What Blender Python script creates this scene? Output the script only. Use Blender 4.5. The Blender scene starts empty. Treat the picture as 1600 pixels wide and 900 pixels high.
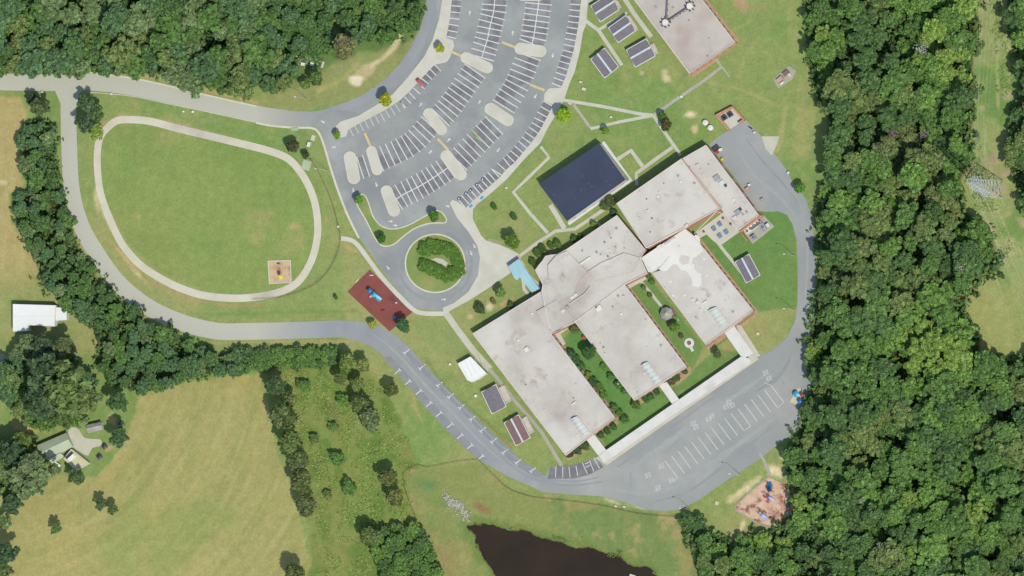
import bpy, math, random
import numpy as np
from mathutils import Vector, Matrix
from mathutils.geometry import tessellate_polygon
random.seed(7); RNG = np.random.default_rng(7)
S = bpy.context.scene
COL = S.collection
PI = math.pi

# ---------------------------------------------------------------- camera
# aerial view from a light aircraft, about 17 degrees off the vertical, long lens
DIST = 3000.0
tilt = math.atan(0.30); ld = Vector((0.978, -0.208, 0)).normalized()
cam_loc = ld * (DIST * math.sin(tilt)) + Vector((0, 0, DIST * math.cos(tilt)))
cd = bpy.data.cameras.new('camera'); cam = bpy.data.objects.new('camera', cd); COL.objects.link(cam)
fwd = (-cam_loc).normalized()
right = fwd.cross(Vector((0, 1, 0))).normalized(); up = right.cross(fwd).normalized()
cam.matrix_world = Matrix(((right.x, up.x, -fwd.x, cam_loc.x), (right.y, up.y, -fwd.y, cam_loc.y), (right.z, up.z, -fwd.z, cam_loc.z), (0, 0, 0, 1)))
WID = 480.0 * 0.985                      # metres across the frame at the middle
cd.sensor_width = 36; cd.lens = 36 * DIST / WID
cd.clip_start = 10; cd.clip_end = 20000
S.camera = cam
KP = WID / DIST / 1600
def P(px, py, z=0.0):                    # plan position of a surveyed point, z metres above the ground
    d = fwd + right * ((px - 800) * KP) + up * (-(py - 450) * KP)
    t = (z - cam_loc.z) / d.z
    return cam_loc + d * t
def P2(px, py, z=0.0):
    p = P(px, py, z); return (p.x, p.y)
MPP = WID / 1600                         # metres per survey unit

# ---------------------------------------------------------------- light
EXPO = 0.55; KIL = 1.95
W = bpy.data.worlds.new('World'); S.world = W; W.use_nodes = True
nt = W.node_tree; nt.nodes.clear()
sky = nt.nodes.new('ShaderNodeTexSky'); sky.sky_type = 'NISHITA'; sky.sun_disc = False
sun_el = math.radians(54); sdir = Vector((0.75, -0.66, 0)).normalized()
sky.sun_elevation = sun_el; sky.sun_rotation = math.atan2(sdir.x, sdir.y); sky.air_density = 1.2; sky.dust_density = 1.0
bg = nt.nodes.new('ShaderNodeBackground'); bg.inputs[1].default_value = 0.15
wo = nt.nodes.new('ShaderNodeOutputWorld')
nt.links.new(sky.outputs[0], bg.inputs[0]); nt.links.new(bg.outputs[0], wo.inputs[0])
sl = bpy.data.lights.new('sun', 'SUN'); sl.energy = 4.0; sl.angle = math.radians(0.5); sl.color = (1.0, 0.955, 0.89)
so = bpy.data.objects.new('sun', sl); COL.objects.link(so)
sv = sdir * math.cos(sun_el) + Vector((0, 0, math.sin(sun_el)))
so.rotation_euler = sv.to_track_quat('Z', 'Y').to_euler(); so.location = sv * 500
S.view_settings.view_transform = 'Standard'; S.view_settings.look = 'None'
S.view_settings.exposure = EXPO; S.view_settings.gamma = 1; S.view_settings.use_curve_mapping = False
S.render.engine = 'CYCLES'
S.cycles.max_bounces = 4; S.cycles.diffuse_bounces = 3; S.cycles.glossy_bounces = 2; S.cycles.transmission_bounces = 2; S.cycles.transparent_max_bounces = 4

# ---------------------------------------------------------------- helpers
def s2l(c):
    c = c / 255.0
    return c / 12.92 if c <= 0.04045 else ((c + 0.055) / 1.055) ** 2.4
def A(r, g, b):                          # a sunlit colour on a screen -> the base colour of the thing
    return tuple(min(0.85, s2l(v) / k) for v, k in zip((r, g, b), (1.97, 1.97, 2.12)))
def mat(name, c1, c2=None, scale=0.2, rough=0.9, c3=None, scale3=0.03, lo=0.35, hi=0.65, bump=0.0, detail=6, fine=0.12, metal=0.0, spec=0.3, p3=(0.5, 0.7), c4=None, scale4=.16, p4=(.58, .68)):
    m = bpy.data.materials.new(name); m.use_nodes = True; n = m.node_tree.nodes; L = m.node_tree.links
    b = n['Principled BSDF']; b.inputs['Roughness'].default_value = rough; b.inputs['Metallic'].default_value = metal
    b.inputs['Specular IOR Level'].default_value = spec
    c2 = c2 or tuple(x * 0.85 for x in c1)
    geo = n.new('ShaderNodeNewGeometry')
    def noise(sc, det=detail, rgh=0.6):
        t = n.new('ShaderNodeTexNoise'); t.inputs['Scale'].default_value = sc; t.inputs['Detail'].default_value = det; t.inputs['Roughness'].default_value = rgh
        L.new(geo.outputs['Position'], t.inputs['Vector']); return t
    def ramp(src, a, bb):
        r = n.new('ShaderNodeMapRange'); r.inputs[1].default_value = a; r.inputs[2].default_value = bb; L.new(src, r.inputs[0]); return r.outputs[0]
    def mix(f, x, y, mode='MIX'):
        q = n.new('ShaderNodeMix'); q.data_type = 'RGBA'; q.blend_type = mode
        if isinstance(f, float): q.inputs[0].default_value = f
        else: L.new(f, q.inputs[0])
        for i, v in ((6, x), (7, y)):
            if isinstance(v, tuple): q.inputs[i].default_value = (*v[:3], 1)
            else: L.new(v, q.inputs[i])
        return q.outputs[2]
    out = mix(ramp(noise(scale).outputs['Fac'], lo, hi), c1, c2)
    if c3: out = mix(ramp(noise(scale3, 4).outputs['Fac'], *p3), out, c3)
    if c4: out = mix(ramp(noise(scale4, 5, .7).outputs['Fac'], *p4), out, c4)
    if fine:
        f = noise(2.2, 3); g = n.new('ShaderNodeMapRange'); g.inputs[1].default_value = 0.25; g.inputs[2].default_value = 0.75
        g.inputs[3].default_value = 1 - fine; g.inputs[4].default_value = 1 + fine; L.new(f.outputs['Fac'], g.inputs[0])
        cc = n.new('ShaderNodeCombineColor')
        for i in range(3): L.new(g.outputs[0], cc.inputs[i])
        out = mix(1.0, out, cc.outputs[0], 'MULTIPLY')
    L.new(out, b.inputs['Base Color'])
    if bump:
        bp = n.new('ShaderNodeBump'); bp.inputs['Strength'].default_value = bump; bp.inputs['Distance'].default_value = 0.3
        L.new(noise(1.2, 4).outputs['Fac'], bp.inputs['Height']); L.new(bp.outputs[0], b.inputs['Normal'])
    m['mixfn'] = 0
    return m

def catmull(pts, closed=False, step=6.0):
    n = len(pts); out = []
    rng = range(n if closed else n - 1)
    for i in rng:
        p1, p2 = pts[i], pts[(i + 1) % n]
        p0 = pts[i - 1] if (closed or i > 0) else p1
        p3 = pts[(i + 2) % n] if (closed or i < n - 2) else p2
        k = max(1, int(math.hypot(p2[0] - p1[0], p2[1] - p1[1]) / step))
        for j in range(k):
            t = j / k
            out.append(tuple(0.5 * ((2 * p1[a]) + (-p0[a] + p2[a]) * t + (2 * p0[a] - 5 * p1[a] + 4 * p2[a] - p3[a]) * t * t + (-p0[a] + 3 * p1[a] - 3 * p2[a] + p3[a]) * t ** 3) for a in (0, 1)))
    if not closed: out.append(tuple(pts[-1][:2]))
    return out
def W2(pts, z=0.0): return [P2(x, y, z) for x, y in pts]

class MB:
    def __init__(s): s.v = []; s.f = []
    def add(s, vs, fs):
        b = len(s.v); s.v += [tuple(v) for v in vs]; s.f += [tuple(i + b for i in f) for f in fs]; return s
    def box(s, c, d, rot=0.0, taper=1.0):
        ca, sa = math.cos(rot), math.sin(rot); vs = []
        for z, k in ((-.5, 1), (.5, taper)):
            for x, y in ((-.5, -.5), (.5, -.5), (.5, .5), (-.5, .5)):
                X, Y = x * d[0] * k, y * d[1] * k
                vs.append((c[0] + X * ca - Y * sa, c[1] + X * sa + Y * ca, c[2] + z * d[2]))
        return s.add(vs, [(3, 2, 1, 0), (4, 5, 6, 7), (0, 1, 5, 4), (1, 2, 6, 5), (2, 3, 7, 6), (3, 0, 4, 7)])
    def prism(s, poly, z0, z1, sides=True, top=True):
        ar = sum(poly[i][0] * poly[(i + 1) % len(poly)][1] - poly[(i + 1) % len(poly)][0] * poly[i][1] for i in range(len(poly)))
        if ar < 0: poly = poly[::-1]
        n = len(poly); tris = tessellate_polygon([[Vector((x, y, 0)) for x, y in poly]])
        vs = [(x, y, z0) for x, y in poly] + [(x, y, z1) for x, y in poly]; fs = []
        for t in tris:
            a, b, c = (Vector((*poly[i], 0)) for i in t)
            if (b - a).cross(c - a).z < 0: t = t[::-1]
            if top: fs.append(tuple(i + n for i in t))
        if sides: fs += [(i, (i + 1) % n, (i + 1) % n + n, i + n) for i in range(n)]
        return s.add(vs, fs)
    def ribbon(s, pts, w, z0, z1, closed=False):
        n = len(pts); l = []; r = []
        for i in range(n):
            a = pts[(i - 1) % n] if (closed or i > 0) else pts[i]; b = pts[(i + 1) % n] if (closed or i < n - 1) else pts[i]
            dx, dy = b[0] - a[0], b[1] - a[1]; q = math.hypot(dx, dy) or 1; wi = (w[i] if isinstance(w, (list, tuple)) else w) / 2
            l.append((pts[i][0] - dy / q * wi, pts[i][1] + dx / q * wi)); r.append((pts[i][0] + dy / q * wi, pts[i][1] - dx / q * wi))
        vs = [(*p, z1) for p in l] + [(*p, z1) for p in r] + [(*p, z0) for p in l] + [(*p, z0) for p in r]; fs = []
        for i in range(n if closed else n - 1):
            j = (i + 1) % n
            fs += [(i, i + n, j + n, j), (i + n, i + 3 * n, j + 3 * n, j + n), (i + 2 * n, i, j, j + 2 * n)]
        return s.add(vs, fs)
    def cyl(s, p0, p1, r0, r1=None, n=8, cap=True):
        r1 = r0 if r1 is None else r1; p0 = Vector(p0); p1 = Vector(p1); d = (p1 - p0).normalized()
        u = d.orthogonal().normalized(); w = d.cross(u); vs = []
        for p, r in ((p0, r0), (p1, r1)):
            for i in range(n):
                a = 2 * PI * i / n; vs.append(p + (u * math.cos(a) + w * math.sin(a)) * r)
        fs = [(i, (i + 1) % n, (i + 1) % n + n, i + n) for i in range(n)]
        if cap: fs += [tuple(range(n, 2 * n)), tuple(range(n - 1, -1, -1))]
        return s.add(vs, fs)
    def pyramid(s, c, r, z0, z1, n=8, rt=0.0):
        vs = [(c[0] + r * math.cos(2 * PI * i / n), c[1] + r * math.sin(2 * PI * i / n), z0) for i in range(n)] + [(c[0], c[1], z1)]
        return s.add(vs, [(i, (i + 1) % n, n) for i in range(n)] + [tuple(range(n - 1, -1, -1))])
    def mesh(s, name, m, off=(0, 0, 0)):
        me = bpy.data.meshes.new(name)
        me.from_pydata([(v[0] - off[0], v[1] - off[1], v[2] - off[2]) for v in s.v], [], s.f)
        if m: me.materials.append(m)
        me.update(); return me
def worldloc(o):
    v = Vector((0, 0, 0))
    while o: v += Vector(o.location); o = o.parent
    return v
def edges(poly):
    ar = sum(poly[i][0] * poly[(i + 1) % len(poly)][1] - poly[(i + 1) % len(poly)][0] * poly[i][1] for i in range(len(poly)))
    return poly if ar > 0 else poly[::-1]
def inset(poly, d):
    poly = edges(poly); n = len(poly); out = []
    for i in range(n):
        p0, p1, p2 = Vector(poly[i - 1]), Vector(poly[i]), Vector(poly[(i + 1) % n])
        e1 = (p1 - p0).normalized(); e2 = (p2 - p1).normalized(); n1 = Vector((-e1.y, e1.x)); n2 = Vector((-e2.y, e2.x))
        b = (n1 + n2); b = b / max(.3, b.dot(n1)) if b.length > 1e-4 else n1
        out.append((p1.x + b.x * d, p1.y + b.y * d))
    return out
def build(mb, name, m, parent=None, local=False, kind=None, loc=None):
    off = Vector((0, 0, 0))
    if not local:
        off = worldloc(parent) if parent else Vector(loc or (0, 0, 0))
    o = bpy.data.objects.new(name, mb.mesh(name, m, off)); COL.objects.link(o)
    if parent: o.parent = parent
    elif loc: o.location = loc
    if kind: o['kind'] = kind
    return o
def thing(name, label, cat, loc, rz=0.0, group=None):
    o = bpy.data.objects.new(name, None); COL.objects.link(o); o.empty_display_size = 0.5
    o.location = loc; o.rotation_euler = (0, 0, rz); o['label'] = label; o['category'] = cat
    if group: o['group'] = group
    return o
def tag(o, label, cat, group=None):
    o['label'] = label; o['category'] = cat
    if group: o['group'] = group
    return o
def share(name, me, parent, loc=(0, 0, 0), rot=(0, 0, 0), sc=(1, 1, 1)):
    o = bpy.data.objects.new(name, me); COL.objects.link(o); o.parent = parent; o.location = loc; o.rotation_euler = rot; o.scale = sc; return o

# ---------------------------------------------------------------- numpy noise and masks for the ground colours
def vnoise(x, y, seed):
    r = np.random.default_rng(seed); T = r.random((256, 256))
    xi = np.floor(x).astype(int); yi = np.floor(y).astype(int); fx = x - xi; fy = y - yi
    fx = fx * fx * (3 - 2 * fx); fy = fy * fy * (3 - 2 * fy)
    g = lambda a, b: T[a % 256, b % 256]
    return (g(xi, yi) * (1 - fx) + g(xi + 1, yi) * fx) * (1 - fy) + (g(xi, yi + 1) * (1 - fx) + g(xi + 1, yi + 1) * fx) * fy
def fbm(x, y, seed, o=4):
    v = 0; a = 0.5; t = 0
    for i in range(o): v = v + a * vnoise(x * 2 ** i, y * 2 ** i, seed + i); t += a; a *= 0.55
    return v / t
def sdf(X, Y, poly):
    d = np.full(X.shape, 1e9); ins = np.zeros(X.shape, bool); n = len(poly)
    for i in range(n):
        ax, ay = poly[i]; bx, by = poly[(i + 1) % n]; ex, ey = bx - ax, by - ay
        t = np.clip(((X - ax) * ex + (Y - ay) * ey) / (ex * ex + ey * ey + 1e-9), 0, 1)
        d = np.minimum(d, np.hypot(X - ax - t * ex, Y - ay - t * ey))
        c = ((ay > Y) != (by > Y)); 
        with np.errstate(divide='ignore', invalid='ignore'):
            ins ^= c & (X < (bx - ax) * (Y - ay) / (by - ay + 1e-12) + ax)
    return np.where(ins, d, -d)
def inside(p, poly):
    c = False; n = len(poly)
    for i in range(n):
        (ax, ay), (bx, by) = poly[i], poly[(i + 1) % n]
        if (ay > p[1]) != (by > p[1]) and p[0] < (bx - ax) * (p[1] - ay) / (by - ay) + ax: c = not c
    return c
def ldist(X, Y, pts):
    d = np.full(X.shape, 1e9)
    for (ax, ay), (bx, by) in zip(pts, pts[1:]):
        ex, ey = bx - ax, by - ay; t = np.clip(((X - ax) * ex + (Y - ay) * ey) / (ex * ex + ey * ey + 1e-9), 0, 1)
        d = np.minimum(d, np.hypot(X - ax - t * ex, Y - ay - t * ey))
    return d

# ================================================================ GROUND
FOREST_E = [(1262,-40),(1528,-40),(1520,90),(1520,180),(1512,250),(1496,290),(1512,335),(1530,352),(1552,375),(1562,420),(1530,440),(1510,470),(1500,500),(1525,520),(1530,550),(1560,562),(1650,548),(1650,960),(1095,960),(1090,860),(1066,826),(1066,812),(1080,815),(1110,832),(1150,848),(1208,836),(1235,806),(1246,768),(1234,742),(1230,705),(1246,682),(1258,645),(1266,600),(1266,540),(1276,480),(1280,400),(1276,345),(1288,295),(1298,240),(1296,190),(1274,150),(1267,100),(1262,50)]
FOREST_R = [(1578,-40),(1650,-40),(1650,330),(1604,330),(1592,300),(1574,240),(1580,195),(1594,160),(1594,110),(1580,60),(1574,20)]
FOREST_NW = [(-40,-40),(415,-40),(425,40),(440,80),(448,130),(400,134),(340,128),(300,122),(200,106),(145,104),(130,112),(100,110),(60,106),(0,104),(-40,106)]
BELT_W = [(42,190),(75,188),(86,215),(84,260),(92,300),(106,350),(128,400),(158,442),(196,478),(236,508),(290,536),(330,550),(380,555),(376,578),(300,588),(260,600),(230,610),(180,600),(158,570),(158,515),(95,468),(66,440),(58,400),(26,345),(20,312),(50,292),(34,240)]
HEDGE_S = [(378,548),(500,548),(525,552),(520,570),(440,572),(378,574)]
SCRUB_S = [(410,580),(520,560),(570,575),(600,600),(640,700),(655,735),(640,760),(660,820),(690,900),(690,960),(440,960),(490,880),(480,760),(440,660)]
POND = [(731,823),(750,821),(769,822),(787,827),(825,831),(850,841),(881,850),(897,856),(922,856),(962,866),(984,884),(1016,888),(1030,905),(1060,950),(960,990),(820,985),(790,935),(775,900),(756,872),(740,838)]
HAY = [(-60,740),(20,700),(90,745),(150,745),(190,700),(210,650),(215,620),(260,603),(330,590),(405,582),(420,640),(430,700),(455,760),(470,820),(490,900),(490,1000),(-60,1000)]
TAN = [(-60,150),(30,150),(40,185),(30,230),(36,290),(10,300),(20,350),(56,405),(64,440),(80,468),(0,465),(-60,470)]
CLEAR = [(1520,-40),(1580,-40),(1575,20),(1592,110),(1592,160),(1575,190),(1572,240),(1590,300),(1604,335),(1650,340),(1650,556),(1560,562),(1530,550),(1500,500),(1512,465),(1540,435),(1565,420),(1550,370),(1512,335),(1498,290),(1512,250),(1520,180)]
def make_ground():
    st = 0.8
    def axis(lim):
        d = np.arange(-lim, lim + st / 2, st); far = np.array([15, 40, 90, 180, 400, 900, 2000, 5000.0])
        return np.concatenate([-lim - far[::-1], d, lim + far])
    xs = axis(272); ys = axis(160)
    X, Y = np.meshgrid(xs, ys); nx, ny = len(xs), len(ys)
    # survey coordinates of each grid node
    dx, dy, dz = X - cam_loc.x, Y - cam_loc.y, -cam_loc.z
    w = dx * fwd.x + dy * fwd.y + dz * fwd.z
    PX = 800 + (dx * right.x + dy * right.y + dz * right.z) / w / KP
    PY = 450 - (dx * up.x + dy * up.y + dz * up.z) / w / KP
    n1 = fbm(X / 22, Y / 22, 1); n2 = fbm(X / 6, Y / 6, 11); n3 = fbm(X / 2.2, Y / 2.2, 21, 3); n4 = fbm(X / 60, Y / 60, 31, 3)
    wob = (n2 - 0.5) * 14 + (n3 - .5) * 8
    a = lambda r, g, b: np.array(A(r, g, b))
    C = np.zeros(X.shape + (3,))
    def lay(col, m): 
        C[:] = C * (1 - m[..., None]) + np.asarray(col) * m[..., None]
    sm = lambda t: (lambda q: q * q * (3 - 2 * q))(np.clip(t, 0, 1))
    def poly(pl, soft=4, k=1.0): return sm((sdf(PX, PY, pl) + wob * k) / soft + 0.5)
    # lawn with drier and lusher parts
    lay(a(139,154,92), np.ones(X.shape)); lay(a(116,148,80), sm((n1 - .5) * 4 + .3) * .6); lay(a(165,160,106), sm((n4 - .49) * 5 + (n2 - .5) * 1.8) * .65)
    lay(a(150,158,100), sm((n3 - .5) * 4) * .35)
    # ball field inside the track
    oval = [(165,215),(185,197),(230,197),(330,220),(420,243),(460,265),(484,310),(490,350),(480,410),(450,445),(380,460),(320,455),(250,425),(200,380),(170,320),(160,260)]
    o = poly(oval, 5, .2); lay(a(137,154,87), o * .9); lay(a(122,146,80), o * sm((n1 - .5) * 5) * .5); lay(a(146,152,88), o * sm((n4 - .55) * 6) * .4)
    for cx, cy, r, s in ((270,215,22,.4),(400,345,22,.4),(420,335,14,.5),(462,353,8,.9),(213,338,7,.6),(455,380,20,.5),(405,370,14,.5)):
        lay(a(172,160,108), sm(1.1 - np.hypot((PX - cx) / 1.6, PY - cy) / r + (n2 - .5) * 1.4) * s)
    # hay field, mown in long curves
    h = poly(HAY, 6, .6); rr = np.hypot(PX + 60, (PY - 520)); th = np.arctan2(PY - 520, PX + 60)
    mow = fbm(rr / 7, th * 5, 41, 3); mow2 = fbm(rr / 26, th * 3, 47, 3)
    lay(a(165,160,102), h); lay(a(146,150,90), h * sm((mow2 - .5) * 5 + (n1 - .5) * 2) * .6); lay(a(180,170,114), h * sm((mow - .52) * 5 + (n2 - .5) * 1.5) * .45); lay(a(141,142,84), h * sm((.4 - mow) * 7) * .25)
    lay(a(138,154,86), h * sm((n4 - .55) * 6) * .5); lay(a(180,165,105), h * sm((n1 - .58) * 6) * .5)
    t = poly(TAN, 5, .7); lay(a(176,161,108), t); lay(a(156,154,98), t * sm((n1 - .5) * 5) * .7); lay(a(186,172,120), t * sm((fbm(PX / 6, PY / 60, 51) - .5) * 6) * .5)
    lay(a(140,152,92), t * sm((PY - 395) / 70) * .7)
    # scrub between the trees
    s = poly(SCRUB_S, 8); lay(a(130,144,78), s); lay(a(96,126,58), s * sm((n2 - .46) * 7) * .75); lay(a(146,144,84), s * sm((n1 - .52) * 6) * .7); lay(a(118,132,66), s * sm((n3 - .6) * 8) * .6)
    for cx, cy, r in ((525,665,18),(520,640,14),(498,725,9)): lay(a(116,112,74), sm(1 - np.hypot((PX - cx), (PY - cy) / 1.6) / r + (n2 - .5)) * .8)
    # powerline clearing and its meadow
    c = poly(CLEAR, 8); lay(a(148,160,100), c); lay(a(110,144,76), c * sm((n1 - .44) * 6) * .8); lay(a(178,166,126), c * sm((n2 - .6) * 7) * .7)
    stripe = fbm((PX + (PY - 300).clip(0) * -.45) / 3.2, PY / 70, 61, 3); lay(a(178,178,128), c * sm((stripe - .6) * 9) * .6)
    lay(a(160,162,100), c * sm((PY - 420) / 60) * .75)
    lay(a(146,160,92), c * sm((PY - 440) / 60) * sm((n1 - .5) * 5) * .7)
    # bank round the pond
    bk = poly([(636,735),(750,722),(800,765),(930,785),(1060,808),(1075,830),(1090,870),(1095,960),(660,960),(690,880),(640,790)], 6, .4)
    lay(a(150,146,92), bk); lay(a(112,138,80), bk * sm((n1 - .48) * 6) * .8); lay(a(170,156,108), bk * sm((n2 - .56) * 7) * .7)
    lay(a(130,146,84), bk * sm((n4 - .45) * 6) * .6); bd = -sdf(PX, PY, POND); lay(a(108,132,66), bk * sm(1.2 - bd / 14 + (n2 - .5) * 2) * .8)
    g = lambda cx, cy, rx, ry, col, s=1., k=1.3, ang=0.: lay(a(*col), sm(1.25 - np.hypot(((PX - cx) * math.cos(ang) + (PY - cy) * math.sin(ang)) / rx, (-(PX - cx) * math.sin(ang) + (PY - cy) * math.cos(ang)) / ry) + (n2 - .5) * k + (n3 - .5) * .6) * s)
    g(668,758,26,16,(100,138,84),.8); g(755,795,18,7,(148,104,78),.8,1.3,.6); g(700,880,14,40,(150,138,92),.6)
    g(1000,793,22,3,(214,200,160),.8,1.3,.25); g(955,783,14,3,(210,200,160),.7,1,.3)
    # woodland floor: leaf litter, tone deepened to put shade into the canopy gaps
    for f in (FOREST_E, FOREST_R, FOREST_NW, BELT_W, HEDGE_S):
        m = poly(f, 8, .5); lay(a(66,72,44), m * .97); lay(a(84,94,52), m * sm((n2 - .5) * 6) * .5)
    # low growth north of the road, with a dirt track
    nn = poly([(410,-40),(680,-40),(660,60),(625,85),(560,85),(520,100),(500,130),(440,140)], 8)
    lay(a(104,128,70), nn * .95); lay(a(74,106,52), nn * sm((n2 - .48) * 7) * .85); lay(a(140,144,86), nn * sm((n1 - .56) * 7) * .7)
    lay(a(150,150,98), poly([(430,140),(500,110),(560,85),(630,70),(660,40),(668,0),(660,60),(640,100),(600,135),(540,165),(450,172),(400,160)], 8) * .7)
    for q, wd, cc, st_ in (([(625,55),(612,78),(598,92),(580,103)], 6, (206,190,150), .95), ([(580,103),(565,112),(556,122)], 10, (200,182,142), .7), ([(560,100),(530,128),(500,140)], 5, (180,168,112), .6), ([(550,122),(558,126)], 7, (226,210,184), 1)):
        lay(a(*cc), sm(1.3 - ldist(PX, PY, q) / wd + (n2 - .5) * 1.6) * st_)
    # bare clay and sand
    for v in ((1040,119,7,11,(218,196,158),.95,1.,-.3),(1079,179,11,6,(226,208,172),1.,.6),(1085,203,6,9,(206,182,134),.9),(1157,5,18,9,(186,150,118),.8,1.3,.8),
              (1187,12,12,6,(176,150,112),.5),(1213,738,17,11,(226,208,168),1.,.8,.4),(1160,768,34,9,(222,206,160),1.,.9,-.65),(1180,790,12,5,(206,190,140),.6),(1158,826,5,17,(220,204,158),.9,1.,.25),(1222,714,5,4,(226,214,160),.8),
              (1176,551,14,4,(212,200,160),.8),(735,495,6,5,(206,176,132),.9,.5),(764,480,7,7,(226,200,172),1.,.5),(788,474,18,5,(200,164,116),.7,.9,-.5),(783,456,8,6,(170,160,100),.4),
              (1067,590,18,8,(196,178,132),.8,1.,-.6),(1135,552,9,9,(190,150,128),1.,.2),(1061,600,8,5,(190,170,120),.6),(1060,611,16,4,(200,186,140),.8,1.,.6),
              (510,340,3,9,(196,160,110),.8),(548,388,16,5,(196,170,120),.6,1.,.5),(600,500,9,7,(160,170,90),.4),(438,178,30,2,(170,150,100),.6),(680,400,8,6,(150,146,92),.6),
              (654,398,8,30,(152,146,92),.55),(1212,440,3,60,(166,160,100),.7),(1236,440,3,90,(168,156,104),.7),(1150,395,8,16,(150,154,92),.5),(1003,115,4,3,(214,196,168),.6),
              (772,378,16,4,(186,160,140),.8,1.,.25),(153,300,6,35,(202,186,140),.8,1.6),(172,350,4,40,(204,192,146),.8,1.5,-.5),(205,415,4,42,(210,196,140),.85,1.3,-.72),(88,300,3,30,(168,160,104),.5),
              (153,530,5,14,(190,166,118),.9),(38,668,26,8,(200,168,112),.9,1.,.35),(30,655,14,14,(176,162,104),.8),(176,655,6,10,(190,172,116),.8,1.,-.4),(170,700,10,6,(190,164,116),.8),(5,285,8,4,(220,208,168),.6),
              (600,462,4,4,(120,70,60),.0),(755,478,3,2,(200,180,120),.0),(930,560,4,6,(180,160,110),.6),(947,590,3,20,(170,160,100),.5,1.,-.5),(960,640,3,20,(150,160,96),.5,1,-.6),(885,570,3,16,(180,160,110),.5,1,-.6),
              (1240,300,4,9,(190,170,120),.7),(1240,30,12,60,(160,164,104),.4),(1255,200,16,60,(170,164,108),.6),(1180,40,40,20,(128,150,88),.5),(1130,150,40,22,(136,156,92),.4),(1545,250,12,10,(160,140,120),.5),(1556,300,22,10,(180,156,120),.6),(1560,270,24,10,(176,150,126),.5),
              (1552,365,6,24,(196,170,136),.7,1,-.5),(1521,140,6,24,(196,178,146),.7),(1516,85,9,4,(190,172,140),.7),(1510,460,8,22,(196,172,122),.7,1.,.2)):
        g(*v)
    # faint tyre ruts and worn lines on the grass
    for q, wd, cc, st_ in (([(1110,130),(1160,140),(1215,165)], 3, (172,162,112), .5), ([(1075,120),(1120,60),(1180,30)], 3, (170,164,112), .4), ([(1185,60),(1165,85),(1150,130)], 3, (166,160,110), .4), ([(1228,170),(1218,220),(1212,235)], 5, (180,170,120), .6),
                           ([(665,560),(700,610),(760,660),(800,690)], 3, (112,132,74), .5), ([(750,650),(800,700)], 2, (150,116,74), .5), ([(150,200),(185,180),(260,190),(380,222),(440,240)], 2.2, (186,156,122), .7), ([(165,370),(200,412),(245,446),(300,468),(360,478),(410,475)], 3, (176,146,108), .6),
                           ([(330,492),(430,488),(560,486)], 3, (112,138,76), .5), ([(345,500),(420,500),(520,498)], 2, (166,150,104), .5), ([(330,536),(420,534),(540,534)], 3, (180,160,112), .6), ([(0,137),(66,137)], 2, (172,160,104), .5), ([(540,533),(600,585),(660,650)], 3, (168,158,104), .4),
                           ([(145,108),(200,114),(260,126),(330,143),(400,160)], 4, (186,164,116), .7), ([(640,595),(650,640),(660,660)], 3, (190,170,110), .4), ([(860,722),(900,730)], 3, (110,140,70), .3)):
        lay(a(*cc), sm(1.3 - ldist(PX, PY, q) / wd + (n2 - .5) * 1.2) * st_)
    # lush clipped lawn in the courtyards
    for pl in ([(895,505),(903,508),(990,628),(1060,600),(1180,488),(1250,480),(1240,330),(1140,330),(1090,370),(1100,540),(1160,552),(950,705),(880,560)], [(980,450),(1012,430),(1100,542),(1080,578)], [(905,505),(985,625),(960,665),(878,530)]):
        lay(a(96,138,72), poly(pl, 4, .3) * .75)
    lay(a(128,150,88), poly([(640,500),(700,500),(745,560),(700,560),(660,530)], 6) * .4)
    C[:] = np.clip(C * (0.92 + 0.16 * n3[..., None]), 0.005, 0.8)
    Z = -np.clip((sdf(PX, PY, POND) + (n3 - .5) * 7 + (n2 - .5) * 6) * MPP * 0.35 + 0.3, 0, 1.6)
    lay(a(96,82,54), sm((sdf(PX, PY, POND) + wob * .6 + 3) / 4))
    Z = np.where((np.abs(X) < 285) & (np.abs(Y) < 300), Z, 0)
    # gentle roll outside the built area
    v = np.stack([X, Y, Z], -1).reshape(-1, 3)
    i = np.arange(nx * ny).reshape(ny, nx); q = np.stack([i[:-1, :-1], i[:-1, 1:], i[1:, 1:], i[1:, :-1]], -1).reshape(-1, 4)
    me = bpy.data.meshes.new('ground'); me.vertices.add(len(v)); me.vertices.foreach_set('co', v.ravel().astype(np.float32))
    me.loops.add(q.size); me.loops.foreach_set('vertex_index', q.ravel().astype(np.int32)); me.polygons.add(len(q))
    me.polygons.foreach_set('loop_start', (np.arange(len(q)) * 4).astype(np.int32)); me.update()
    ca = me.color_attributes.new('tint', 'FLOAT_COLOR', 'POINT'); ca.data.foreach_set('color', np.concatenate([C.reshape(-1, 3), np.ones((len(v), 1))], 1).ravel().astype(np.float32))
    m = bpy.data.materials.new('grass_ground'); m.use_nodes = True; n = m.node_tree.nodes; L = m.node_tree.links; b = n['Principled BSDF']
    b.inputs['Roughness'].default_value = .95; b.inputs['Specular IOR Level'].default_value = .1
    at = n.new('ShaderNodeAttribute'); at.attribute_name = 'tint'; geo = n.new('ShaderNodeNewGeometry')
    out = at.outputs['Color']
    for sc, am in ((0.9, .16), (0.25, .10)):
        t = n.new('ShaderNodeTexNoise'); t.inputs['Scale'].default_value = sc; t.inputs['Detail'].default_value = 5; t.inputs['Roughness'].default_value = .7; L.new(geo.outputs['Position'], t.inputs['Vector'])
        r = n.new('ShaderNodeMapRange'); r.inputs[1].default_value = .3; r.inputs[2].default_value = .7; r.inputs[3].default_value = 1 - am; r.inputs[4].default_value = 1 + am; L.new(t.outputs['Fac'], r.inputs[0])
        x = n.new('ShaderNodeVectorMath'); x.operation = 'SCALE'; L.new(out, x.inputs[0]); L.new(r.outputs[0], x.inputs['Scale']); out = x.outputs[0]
    L.new(out, b.inputs['Base Color'])
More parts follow.
